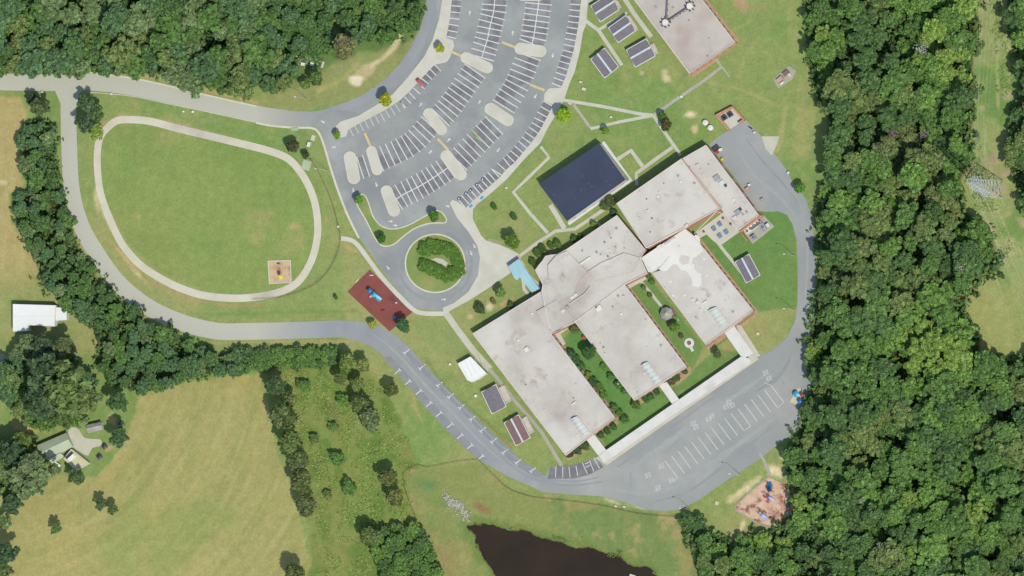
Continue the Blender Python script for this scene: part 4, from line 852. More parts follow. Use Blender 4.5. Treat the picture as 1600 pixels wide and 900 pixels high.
def slide(x0, y0, x1, y1, z=1.8, w=.8):
    def f(mb):
        a = Vector((x0, y0, z)); b = Vector((x1, y1, .3)); d = (b - a); s = Vector((-d.y, d.x, 0)).normalized() * w / 2; q = []
        for i in range(7):
            t = i / 6; p = a + d * t; p.z = z + (.3 - z) * (t ** .8) ; q.append((p - s, p + s))
        vs = [tuple(v) for r in q for v in r]; mb.add(vs, [(2 * i, 2 * i + 1, 2 * i + 3, 2 * i + 2) for i in range(6)])
        for sg in (0, 1):
            for i in range(6): mb.cyl(q[i][sg], q[i + 1][sg], .1, n=5)
    return f
def deckf(x, y, s, z=1.5):
    def f(mb):
        mb.box((x, y, z), (s, s, .12))
    return f
def postsf(x, y, s, h=3.0):
    def f(mb):
        for a in (-1, 1):
            for b in (-1, 1): mb.cyl((x + a * s / 2, y + b * s / 2, 0), (x + a * s / 2, y + b * s / 2, h), .08, n=6)
    return f
def hipf(x, y, s, z): return lambda mb: mb.pyramid((x, y), s * .8, z, z + .9, 4) if 0 else mb.add([(x - s/2, y - s/2, z), (x + s/2, y - s/2, z), (x + s/2, y + s/2, z), (x - s/2, y + s/2, z), (x, y, z + .8)], [(0,1,4),(1,2,4),(2,3,4),(3,0,4),(3,2,1,0)])
def barf(x0, x1, y, z): return lambda mb: [mb.cyl((x0, y - .4, z), (x1, y - .4, z), .06, n=5), mb.cyl((x0, y + .4, z), (x1, y + .4, z), .06, n=5)] + [mb.cyl((x0 + (x1 - x0) * k / 6, y - .4, z), (x0 + (x1 - x0) * k / 6, y + .4, z), .04, n=5) for k in range(7)]
playset(585, 460, -42, 'blue and turquoise play structure with slides on the maroon rubber playground', [('post', postsf(-2.6,0,1.6), 'blue'), ('deck', deckf(-2.6,0,1.6), 'wwall'), ('roof', hipf(-2.6,0,1.9,3), 'blue'), ('post', postsf(.2,0,1.6), 'blue'), ('deck', deckf(.2,0,1.7), 'cyan'), ('roof', hipf(.2,0,2.2,2.8), 'cyan'), ('slide', slide(1,.2,3.9,.2,w=1.1), 'cyan'), ('slide', slide(-.2,-.8,-1.2,-2.6), 'wwall'), ('ladder', barf(-1.8,-.6,0,2.2), 'mag'), ('climber', lambda mb: mb.box((2.6,-.9,.5),(2.6,.7,.6)), 'cyan')])
playset(615, 470, -42, 'small violet and white climbing bar on the maroon playground', [('bar', barf(-1.6, 1.6, 0, 1.9), 'purp'), ('post', postsf(0,0,2.4,1.9), 'blue'), ('step', lambda mb: mb.box((1.3, 0, .4), (.7, .7, .7)), 'wwall')])
playset(598, 485, 20, 'magenta spring rider on the maroon playground', [('seat', lambda mb: (mb.box((0,0,.7),(1.6,.5,.5)), mb.box((-.6,0,1.1),(.3,.9,.4))), 'mag'), ('spring', lambda mb: mb.cyl((0,0,0),(0,0,.5),.18), 'dmetal')], 'spring_rider', 'spring rider')
playset(616, 496, 0, 'blue tub swing near the dark tree on the maroon playground', [('seat', lambda mb: mb.cyl((0,0,.3),(0,0,.9),.75,.9,12), 'blue'), ('post', lambda mb: mb.cyl((0,0,0),(0,0,1.3),.1), 'blue')], 'tub_swing', 'swing')
playset(579.5, 430, 0, 'white bench at the top corner of the maroon playground', [('seat', lambda mb: mb.box((0,0,.45),(1.9,.5,.08)), 'wood'), ('leg', lambda mb: mb.box((-.7,0,.22),(.1,.4,.4)), 'dmetal'), ('leg', lambda mb: mb.box((.7,0,.22),(.1,.4,.4)), 'dmetal')], 'bench', 'bench')
playset(557, 438, 50, 'pale bench in the grass left of the maroon playground', [('seat', lambda mb: mb.box((0,0,.45),(1.9,.6,.08)), 'wood'), ('leg', lambda mb: mb.box((-.7,0,.22),(.1,.5,.4)), 'dmetal'), ('leg', lambda mb: mb.box((.7,0,.22),(.1,.5,.4)), 'dmetal')], 'bench', 'bench')
playset(437, 428, 90, 'climbing frame with a yellow slide in the sandbox', [('post', postsf(0,0,1.3,2.4), 'purp'), ('deck', deckf(0,0,1.3), 'sand'), ('slide', slide(-.6,-.2,-2.3,-.6,w=1.5), 'yell'), ('roof', hipf(.1,0,1.3,2.4), 'purp'), ('ladder', barf(.7,2.6,0,1.6), 'tbrown')])
playset(434, 412, 0, 'small purple spring rider near the top of the sandbox', [('seat', lambda mb: mb.box((0,0,.6),(1.3,.5,.5)), 'purp'), ('spring', lambda mb: mb.cyl((0,0,0),(0,0,.4),.15), 'dmetal')], 'spring_rider', 'spring rider')
playset(1203, 765, -80, 'play tower with a broad blue slide at the top of the mulch playground', [('post', postsf(0,0,1.8), 'red'), ('deck', deckf(0,0,1.9), 'blue'), ('slide', slide(-.9,0,-3.6,0,w=1.9), 'blue'), ('roof', hipf(0,0,1.7,3), 'navy'), ('ladder', barf(1,2.8,0,1.8), 'wwall')])
playset(1203, 778, -35, 'red framed climber with a narrow blue slide in the mulch playground', [('post', postsf(-1.4,0,1.3), 'red'), ('deck', deckf(-1.4,0,1.4), 'red'), ('slide', slide(-.8,0,2.2,0,w=1.1), 'blue'), ('bar', barf(-4,-2.2,0,2.0), 'wwall'), ('climber', lambda mb: mb.box((-2.4,-1.2,.7),(.9,.6,1.2)), 'tbrown')])
playset(1192, 806, -38, 'low play structure with a blue slide at the foot of the mulch playground', [('post', postsf(-1.6,.2,1.4), 'red'), ('deck', deckf(-1.6,.2,1.5), 'galv'), ('slide', slide(-.8,.1,2.6,.1,w=1.3), 'blue'), ('bar', barf(-4.5,-2.5,.6,2.0), 'galv'), ('climber', lambda mb: (mb.box((-3.4,1.4,.6),(1.8,.3,1.1)), mb.box((-.6,1.9,.4),(2.0,.5,.5))), 'red')])
for i, (x, y, l) in enumerate(((1215,808,'red post and rail tangle at the lower right of the mulch playground'), (1221,783,'red climbing arch at the wooded edge of the mulch playground'), (1208,800,'rust coloured balance beams in the middle of the mulch playground'))):
    playset(x, y, 30 + 60 * i, l, [('bar', barf(-2.4, 2.4, 0, 1.2 + .2 * i), 'red'), ('post', postsf(0, 0, 2.6, 1.2 + .2 * i), 'tbrown'), ('beam', lambda mb: (mb.box((.5,1.6,.3),(3,.3,.3),.4), mb.box((-1,-1.5,.3),(2.4,.3,.3),-.5)), 'mulch')], 'climbing_frame', 'climbing frame')
# sunshade group by the bus lot
c = P(1245, 620); sheet('concrete_pad', [(1234,628),(1240,618),(1244,608),(1250,606),(1256,612),(1250,632),(1243,632)], .12, M['cream'], thick=True)
for x, y, r, m, l in ((1244,616,1.5,'cyan','cyan sunshade umbrella by the wooded edge of the bus lot'), (1253,617,1.0,'red','red sunshade umbrella under the trees at the bus lot edge'), (1250,627,1.2,'blue','blue sunshade umbrella lowest by the bus lot edge')):
    p = P(x, y, 2.4); t = thing('sunshade', l, 'umbrella', (p.x, p.y, .1), 0, 'sunshades by the bus lot'); build(MB().pyramid((0, 0), r, 2.2, 2.8, 8), 'canopy', M[m], t, local=True); build(MB().cyl((0, 0, 0), (0, 0, 2.3), .05, n=6), 'pole', M['galv'], t, local=True)
# patio tables
for x, y, l in ((1124,350,'blue-topped patio table, uppermost of the four'), (1115,357,'blue-topped patio table at the left of the four'), (1134,362,'blue-topped patio table at the right of the four'), (1124,368,'blue-topped patio table, lowest of the four')):
    p = P(x, y, 1.5); t = thing('patio_table', l, 'table', (p.x, p.y, .2), .6, 'blue patio tables behind the school')
    build(MB().box((0, 0, .75), (1.9, 1.9, .08)), 'tabletop', mat_blue if 0 else M['cyan'] if 0 else M.setdefault('slate', mat('slate_blue_top', A(112,140,178), A(100,128,168), .6, .6)), t, local=True)
    build(MB().cyl((0, 0, 0), (0, 0, .72), .08, n=6), 'pedestal', M['dmetal'], t, local=True)
    for k in range(4): a = PI / 2 * k; build(MB().box((1.15 * math.cos(a), 1.15 * math.sin(a), .45), (.3, 1.1, .06), a), 'seat', M['conc'], t, local=True)
for x, y, l in ((1100,362,'dark planter pot at the left of the patio'), (1130,341,'dark planter pot at the top of the patio'), (1142,350,'dark planter pot at the right of the patio')):
    p = P(x, y, .5); t = thing('planter', l, 'planter', (p.x, p.y, .2)); build(MB().cyl((0, 0, 0), (0, 0, .7), .4, .55, 10), 'pot', M['dmetal'], t, local=True); build(MB().cyl((0, 0, .68), (0, 0, .72), .48, n=10), 'soil', M['bark'], t, local=True)
# gazebo and stone circle in the courtyard
p = P(1041, 490, 3); t = thing('gazebo', 'round grey-roofed gazebo in the grass court between two wings', 'gazebo', (p.x, p.y, 0))
build(MB().cyl((0, 0, 0), (0, 0, .2), 3.6, n=8), 'floor', M['tbrown'], t, local=True)
rf = build(MB().pyramid((0, 0), 3.1, 2.7, 4.1, 8), 'roof', M['shedroof'], t, local=True)
build(MB().pyramid((0, 0), .9, 3.9, 4.6, 8), 'cupola', M['roof2'], rf, local=True)
for k in range(8): a = 2 * PI * k / 8; build(MB().cyl((2.7 * math.cos(a), 2.7 * math.sin(a), .2), (2.7 * math.cos(a), 2.7 * math.sin(a), 2.75), .09, n=6), 'post', M['wwall'], t, local=True)
p = P(1077, 536); t = thing('stone_circle', 'small round paved seat with a brown centre in the grass court', 'paved circle', (p.x, p.y, 0))
build(MB().cyl((0, 0, 0), (0, 0, .2), 2.3, n=16), 'paving', M['wwall'], t, local=True); build(MB().cyl((0, 0, .2), (0, 0, .8), 1.0, .8, 10), 'planter', M['tbrown'], t, local=True)
build(MB().box((1.2, -2.8, .08), (1.2, 2.2, .15), .5), 'step', M['wwall'], t, local=True)

# ---------- monument sign, cabinets
for x, y, w, d, h, m, n, l in ((489,215.5,1.9,2.6,.25,'walk','concrete_plinth','pale concrete plinth on the verge by the car park entrance'),(482,225.5,1.2,2.2,1.5,'wroof','monument_sign','bright white monument sign beside two dark shrubs'),(460.5,202,3.4,1.2,.6,'farmroof','utility_cabinet','long green utility cabinet by the north road kerb'),(478.5,258,4.2,4.6,.12,'farmroof','concrete_plinth','pale grey slab beside the running track'),(66,144,.8,.8,.9,'wroof','meter_box','white meter box on the corner lawn by the road junction'),(173.5,146.5,.8,.8,.9,'wroof','meter_box','white box on the verge right of the big roadside tree'),(301,174.5,.9,.9,.9,'wroof','meter_box','white box on the verge, nearer the car park of two'),(286,174,.7,.7,.9,'wroof','meter_box','small white box on the verge, nearer the junction of two'),(89,200,.7,.7,.8,'rcop','meter_box','pinkish box on the verge beside the south road'),(743,618.5,1.1,1.1,.9,'wroof','meter_box','white box on the grass left of the grey portable'),(703,569,.9,.9,.8,'wroof','meter_box','white box on the grass left of the white storage building'),(1064.5,151,.9,.9,.8,'wroof','meter_box','white box beside the long diagonal walk'),(954.5,183,.8,.8,.8,'skyl','meter_box','pale blue box in the triangle of lawn between walks'),(907,128,1.1,.8,.8,'panel','meter_box','cream box on the lawn by the car park, lower of two'),(912,139,1.7,1.2,.9,'panel','meter_box','cream box with a dark side on the lawn by the car park'),(1184,521.5,1.2,1.2,.6,'cream','meter_box','cream box on the lawn below the eastern wing'),(1120,786,1.6,1.6,.6,'cream','meter_box','cream slab box on the lawn left of the mulch playground'),(962,791,1,.5,.6,'wroof','meter_box','white box in the grass below the bus lot, left of two'),(975,792,1,.5,.6,'wroof','meter_box','white box in the grass below the bus lot, right of two'),(791,293.5,1,.8,.5,'panel','meter_box','pale box on the triangular lawn by the disabled bays'),(528,354,.8,.8,.9,'wroof','meter_box','white box on the fence line by the west drive'),(988,900,2.6,1.2,.8,'cream','meter_box','pale jetty box at the pond edge on the bottom frame'),(576,17.5,0.1,0.1,.1,'wroof','x','x'),(617.5,17.5,3,.8,.8,'farmroof','utility_cabinet','pale green cabinet in the scrub beside the north drive'),(473,100,1.7,1.2,1.1,'wroof','storage_tub','white tub in the rubble clearing, left of two'),(487,100,1.5,1.4,1.1,'wroof','storage_tub','white tub in the rubble clearing, right of two'),(504,101,1,3,.5,'walk','concrete_plinth','grey concrete strip beside the white tubs'),(64,543.5,1.5,1.2,1,'skyl','storage_tub','pale blue tub under the trees by the white barn')):
    if n == 'x': continue
    p = P(x, y, h); t = thing(n, l, n.replace('_', ' '), (p.x, p.y, 0), -.3 if n != 'utility_cabinet' else 0)
    build(MB().box((0, 0, h / 2), (w, d, h)), 'body', M[m], t, local=True)
    if h > .4: build(MB().box((0, 0, h + .03), (w + .12, d + .12, .06)), 'cap', M[m], t, local=True)

# ---------- light poles
ARM = MB().cyl((0, 0, 11.5), (-1.8, .15, 11.9), .05, n=6).mesh('arm', M['galv']); HEAD = MB().box((-2.1, .15, 11.9), (.8, .4, .16)).mesh('lamp_head', M['wroof']); POLE = MB().cyl((0, 0, 0), (0, 0, 11.6), .11, .07, n=8).mesh('pole', M['wwall'])
for x, y, l in ((480,155,'tall light pole in the grass north of the road bend'), (512,267,'tall light pole between the fence and the west drive'), (1242,400,'tall light pole beside the service road, upper of two'), (1242,485,'tall light pole beside the service road, lower of two'), (1157,742,'tall light pole on the lower kerb of the bus lot'), (1080,796,'tall light pole at the bottom curve of the bus lot')):
    p = P(x, y); t = thing('light_pole', l, 'light pole', (p.x, p.y, 0), 0, 'tall light poles'); share('pole', POLE, t); share('arm', ARM, t); share('lamp_head', HEAD, t)

# ---------- fences
FP = MB().cyl((0, 0, 0), (0, 0, 1.55), .06, n=5).mesh('post', M['fencem'])
def fence(label, pts, gap=3.2):
    q = W2(catmull(pts, False, 4)); c = q[0]; t = thing('fence', label, 'fence', (c[0], c[1], 0)); mb = MB(); acc = gap
    for a, b in zip(q, q[1:]):
        for z in (.2, .8, 1.45): mb.cyl((*a, z), (*b, z), .045, n=4, cap=False)
        acc += math.hypot(b[0] - a[0], b[1] - a[1])
        if acc >= gap: share('post', FP, t, (a[0] - c[0], a[1] - c[1], 0)); acc = 0
    build(mb, 'rail', M['fencem'], t)
fence('thin brown fence curving between the running track and the car park', [(470,236),(487,250),(505,282),(520,318),(529,352),(532,375),(526,400),(508,430),(482,450),(440,464),(395,468)])
fence('brown fence from the south drive to the bend above the pond bank', [(748,718),(725,720),(700,724),(670,730),(655,727),(640,732),(630,740)], 2.6)
fence('brown fence running down the scrub side of the pond bank', [(630,740),(634,765),(645,795),(660,832),(674,868),(684,905)], 2.6)
fence('brown fence following the verge below the bus lot', [(748,718),(770,740),(795,763),(830,776),(880,782),(940,790),(1000,803),(1062,808)], 2.8)

# ---------- transmission tower and conductors
base = P(1553, 296); TH = 52.0
t = thing('transmission_tower', 'tall grey lattice transmission tower in the wood clearing at the right', 'power pylon', (base.x, base.y, 0))
hw = lambda z: 3.2 * (1 - z / TH) ** 1.15 + .9
levels = [0, 7, 13, 18.5, 23.5, 28, 32, 36, 40, 44, 48, 52]
cor = lambda z, k: (hw(z) * (1, 1, -1, -1)[k], hw(z) * (1, -1, -1, 1)[k], z)
for k in range(4):
    mb = MB()
    for a, b in zip(levels, levels[1:]): mb.cyl(cor(a, k), cor(b, k), .17, n=5)
    build(mb, 'leg', M['pyl'], t, local=True)
br = MB()
for a, b in zip(levels, levels[1:]):
    for k in range(4):
        j = (k + 1) % 4; br.cyl(cor(a, k), cor(b, j), .09, n=4); br.cyl(cor(a, j), cor(b, k), .09, n=4); br.cyl(cor(b, k), cor(b, j), .09, n=4)
build(br, 'bracing', M['pyl'], t, local=True)
for z, w in ((34, 3.4), (40, 3.0), (46, 2.6)):
    mb = MB()
    for s in (-1, 1):
        tip = (s * w * .3, s * w, z + .2)
        for k in range(4):
            if cor(z, k)[1] * s > 0: mb.cyl(cor(z, k), tip, .13, n=4); mb.cyl(cor(z + 2, k), tip, .11, n=4)
    build(mb, 'cross_arm', M['pyl'], t, local=True)
ins = MB()
for z, w in ((34, 3.4), (40, 3.0), (46, 2.6)):
    for s in (-1, 1): ins.cyl((s * w * .3, s * w, z + .2), (s * w * .3, s * w, z - 1.6), .18, n=6)
build(ins, 'insulators', M['pyl'], t, local=True)['kind'] = 'stuff'
CN = ['leftmost', 'second from the left', 'middle left', 'middle right', 'second from the right', 'rightmost']
for i, (z, w, s) in enumerate(((34, 3.4, -1), (40, 3.0, -1), (46, 2.6, -1), (46, 2.6, 1), (40, 3.0, 1), (34, 3.4, 1))):
    a = Vector((base.x + s * w * .3, base.y + s * w, z - 1.6)); off = (i - 2.5) * 7
    for end, nm in ((P(1540 + off, -70, z), 'running up the clearing from the pylon'), (P(1655 + off * 1.3, 600, z), 'running down right from the pylon')):
        mb = MB(); prev = None
        for k in range(17):
            u = k / 16; q = a.lerp(end, u); q.z -= 4 * u * (1 - u) * 6.0
            if prev: mb.cyl(prev, q, .028, n=4, cap=False)
            prev = q.copy()
        tag(build(mb, 'power_line', M['wirem'], loc=tuple(a)), f'pale overhead wire {nm}, {CN[i]} of six', 'power line', 'overhead wires of the pylon')

# ---------- riprap
rk = MB(); r_ = random.Random(3)
for k in range(420):
    u = r_.random(); x = 693 + 38 * u ** .9 + r_.gauss(0, 3.2); y = 771 + 38 * u + r_.gauss(0, 3.5) + 5 * math.sin(u * 7); p = P(x, y); s = r_.uniform(.3, .9)
    rk.box((p.x, p.y, s * .25), (s, s * r_.uniform(.6, 1), s * .7), r_.uniform(0, 3), .7)
o = build(rk, 'riprap_stones', M['rock'], kind='stuff')
rk = MB()
for k in range(90):
    x = r_.gauss(472, 14); y = r_.gauss(93, 6); p = P(x, y); s = r_.uniform(.3, .9); rk.box((p.x, p.y, s * .25), (s, s * .7, s * .6), r_.uniform(0, 3), .7)
build(rk, 'rubble_stones', M['rock'], kind='stuff')

# ================================================================ VEGETATION
def leaf_material(name, obj=True):
    m = bpy.data.materials.new(name); m.use_nodes = True; n = m.node_tree.nodes; L = m.node_tree.links; b = n['Principled BSDF']
    b.inputs['Roughness'].default_value = .75; b.inputs['Specular IOR Level'].default_value = .2
    at = n.new('ShaderNodeAttribute'); at.attribute_name = 'tone'
    if obj: src = n.new('ShaderNodeObjectInfo').outputs['Color']
    else: q = n.new('ShaderNodeAttribute'); q.attribute_name = 'hue'; src = q.outputs['Color']
    x = n.new('ShaderNodeVectorMath'); x.operation = 'SCALE'; L.new(src, x.inputs[0]); L.new(at.outputs['Fac'], x.inputs['Scale'])
    L.new(x.outputs[0], b.inputs['Base Color'])
    tr = n.new('ShaderNodeBsdfTranslucent'); L.new(x.outputs[0], tr.inputs['Color']); mx = n.new('ShaderNodeMixShader'); mx.inputs[0].default_value = .25
    L.new(b.outputs[0], mx.inputs[1]); L.new(tr.outputs[0], mx.inputs[2]); L.new(mx.outputs[0], n['Material Output'].inputs['Surface']); return m
LEAF = leaf_material('foliage'); LEAFM = leaf_material('woodland_foliage', False)
ICO = None
def crown_data(seed, lobes=11, per=75, leaf=.12, flat=.8, core=True, spread=.62, lr=(.30, .46), rag=0.0, zj=.1):
    r = np.random.default_rng(seed); V = []; F = []; T = []; nv = 0
    cs = [(0, 0, .12, .52)]
    ka, kb, pa, pb = r.uniform(.08, .26), r.uniform(.05, .16), r.uniform(0, 6.28), r.uniform(0, 6.28)
    for i in range(lobes):
        a = 2.399 * i + r.uniform(-.4, .4); rad = spread * math.sqrt((i + .6) / lobes) * r.uniform(.85, 1.15) * (1 + rag * (ka * math.cos(2 * a + pa) + kb * math.cos(3 * a + pb))); z = (math.sqrt(max(0, 1 - rad * rad)) * .62 - .18) * flat + r.uniform(-zj, zj)
        cs.append((rad * math.cos(a), rad * math.sin(a), z, r.uniform(*lr)))
    for (cx, cy, cz, cr) in cs:
        base = r.uniform(.87, 1.13); n = int(per * (cr / .38) ** 2)
        d = r.normal(size=(n, 3)); d /= np.linalg.norm(d, axis=1)[:, None]; d[:, 2] = np.where(d[:, 2] < -.35, -d[:, 2], d[:, 2])
        p = np.array([cx, cy, cz]) + d * cr * r.uniform(.82, 1.08, (n, 1)) * np.array([1, 1, flat])
        nr = d + r.normal(scale=.6, size=(n, 3)); nr /= np.linalg.norm(nr, axis=1)[:, None]
        u = np.cross(nr, r.normal(size=(n, 3))); u /= np.linalg.norm(u, axis=1)[:, None]; w = np.cross(nr, u); s = leaf * r.uniform(.6, 1.25, (n, 1))
        q = np.stack([p - u * s - w * s * .6, p + u * s - w * s * .6, p + u * s * .7 + w * s * .7, p - u * s * .7 + w * s * .7], 1)
        V.append(q.reshape(-1, 3)); T.append(np.repeat(base * r.uniform(.66, 1.34, n), 4)); F.append((np.arange(n * 4) + nv).reshape(-1, 4)); nv += n * 4
        if core:   # inner leaf mass, shade put into its darker tone, as a rough 6x4 ball
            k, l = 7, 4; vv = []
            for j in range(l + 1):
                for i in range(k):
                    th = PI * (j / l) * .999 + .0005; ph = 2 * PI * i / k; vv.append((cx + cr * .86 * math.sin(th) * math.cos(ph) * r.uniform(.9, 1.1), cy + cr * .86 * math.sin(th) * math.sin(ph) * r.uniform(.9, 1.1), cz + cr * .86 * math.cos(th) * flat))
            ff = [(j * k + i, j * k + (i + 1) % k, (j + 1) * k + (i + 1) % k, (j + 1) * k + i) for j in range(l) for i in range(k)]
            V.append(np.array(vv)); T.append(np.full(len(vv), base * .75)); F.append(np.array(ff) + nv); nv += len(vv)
    return np.concatenate(V), np.concatenate(F), np.concatenate(T)
def np_mesh(name, V, F, T, m, hue=None):
    me = bpy.data.meshes.new(name); me.vertices.add(len(V)); me.vertices.foreach_set('co', V.ravel().astype(np.float32)); me.loops.add(F.size); me.loops.foreach_set('vertex_index', F.ravel().astype(np.int32))
    me.polygons.add(len(F)); me.polygons.foreach_set('loop_start', (np.arange(len(F)) * 4).astype(np.int32)); me.update()
    a = me.attributes.new('tone', 'FLOAT', 'POINT'); a.data.foreach_set('value', T.astype(np.float32))
    if hue is not None:
        c = me.color_attributes.new('hue', 'FLOAT_COLOR', 'POINT'); c.data.foreach_set('color', np.concatenate([hue, np.ones((len(hue), 1))], 1).ravel().astype(np.float32))
    me.materials.append(m); return me
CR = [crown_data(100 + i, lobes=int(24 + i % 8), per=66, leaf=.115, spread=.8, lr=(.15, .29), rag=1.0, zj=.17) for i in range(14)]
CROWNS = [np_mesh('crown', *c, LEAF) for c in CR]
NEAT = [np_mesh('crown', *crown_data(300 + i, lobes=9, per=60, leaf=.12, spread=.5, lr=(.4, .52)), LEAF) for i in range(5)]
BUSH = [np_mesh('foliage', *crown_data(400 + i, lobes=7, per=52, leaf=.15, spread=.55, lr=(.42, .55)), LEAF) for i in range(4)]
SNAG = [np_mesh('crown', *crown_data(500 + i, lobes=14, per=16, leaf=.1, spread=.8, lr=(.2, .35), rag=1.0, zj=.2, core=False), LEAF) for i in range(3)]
def trunk_mesh(seed, h=1.0):
    r = random.Random(seed); mb = MB().cyl((0, 0, 0), (r.uniform(-.02, .02), 0, .55), .055, .035, n=7)
    for k in range(5):
        a = 2 * PI * k / 5 + r.uniform(-.4, .4); z = r.uniform(.38, .55); mb.cyl((0, 0, z), (.2 * math.cos(a), .2 * math.sin(a), z + .22), .022, .008, n=5)
    mb.cyl((0, 0, .52), (0, 0, .85), .034, .01, n=6); return mb.mesh('trunk', M['bark'])
TRUNKS = [trunk_mesh(i) for i in range(4)]
TONES = {'bright green': (92,124,58), 'mid green': (78,108,54), 'deep green': (68,94,54), 'olive green': (98,112,64), 'yellowish green': (112,136,62), 'dull brown-green': (98,108,66), 'blue-green': (72,100,68), 'grey-green': (98,116,78)}
TCOL = {k: A(*[(c * .74 + m_ * .26) * 1.36 for c, m_ in zip(v, (84, 104, 60))]) for k, v in TONES.items()}
def tree(px, py, rpx, tone, label, h=None, name='broadleaf_tree', cat='tree', group=None, col=None, flat=1.0, meshes=None):
    r = rpx * MPP; h = h or r * 2.1 + 1.0; zc = h - r * .75 * flat; p = P(px, py, zc)
    if px < 160 and py > 500: r *= 1.12
    t = thing(name, label, cat, (p.x, p.y, 0), 0, group); i = random.randrange(99)
    share('trunk', TRUNKS[i % 4], t, sc=(h * .8, h * .8, h * .95), rot=(0, 0, i))
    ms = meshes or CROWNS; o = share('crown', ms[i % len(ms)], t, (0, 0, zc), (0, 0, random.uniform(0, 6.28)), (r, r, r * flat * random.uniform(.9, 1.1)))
    c = col or TCOL[tone]; k = random.uniform(.9, 1.1); o.color = (c[0] * k, c[1] * k, c[2] * k, 1); return t
def bush(px, py, rpx, label, col, h=None, group=None, name='shrub', sq=1.0, rot=0):
    r = rpx * MPP * 1.12; h = h or r * 1.2; zc = h * .5; p = P(px, py, zc); t = thing(name, label, 'shrub', (p.x, p.y, 0), 0, group); i = random.randrange(9)
    share('foliage', BUSH[i % 4], t, (0, 0, zc), (0, 0, rot), (r * sq, r, h * .68)).color = (*A(*[min(255, c * 1.3) for c in col]), 1)
    share('stem', TRUNKS[i % 4], t, sc=(h * .6, h * .6, h * .6)); return t

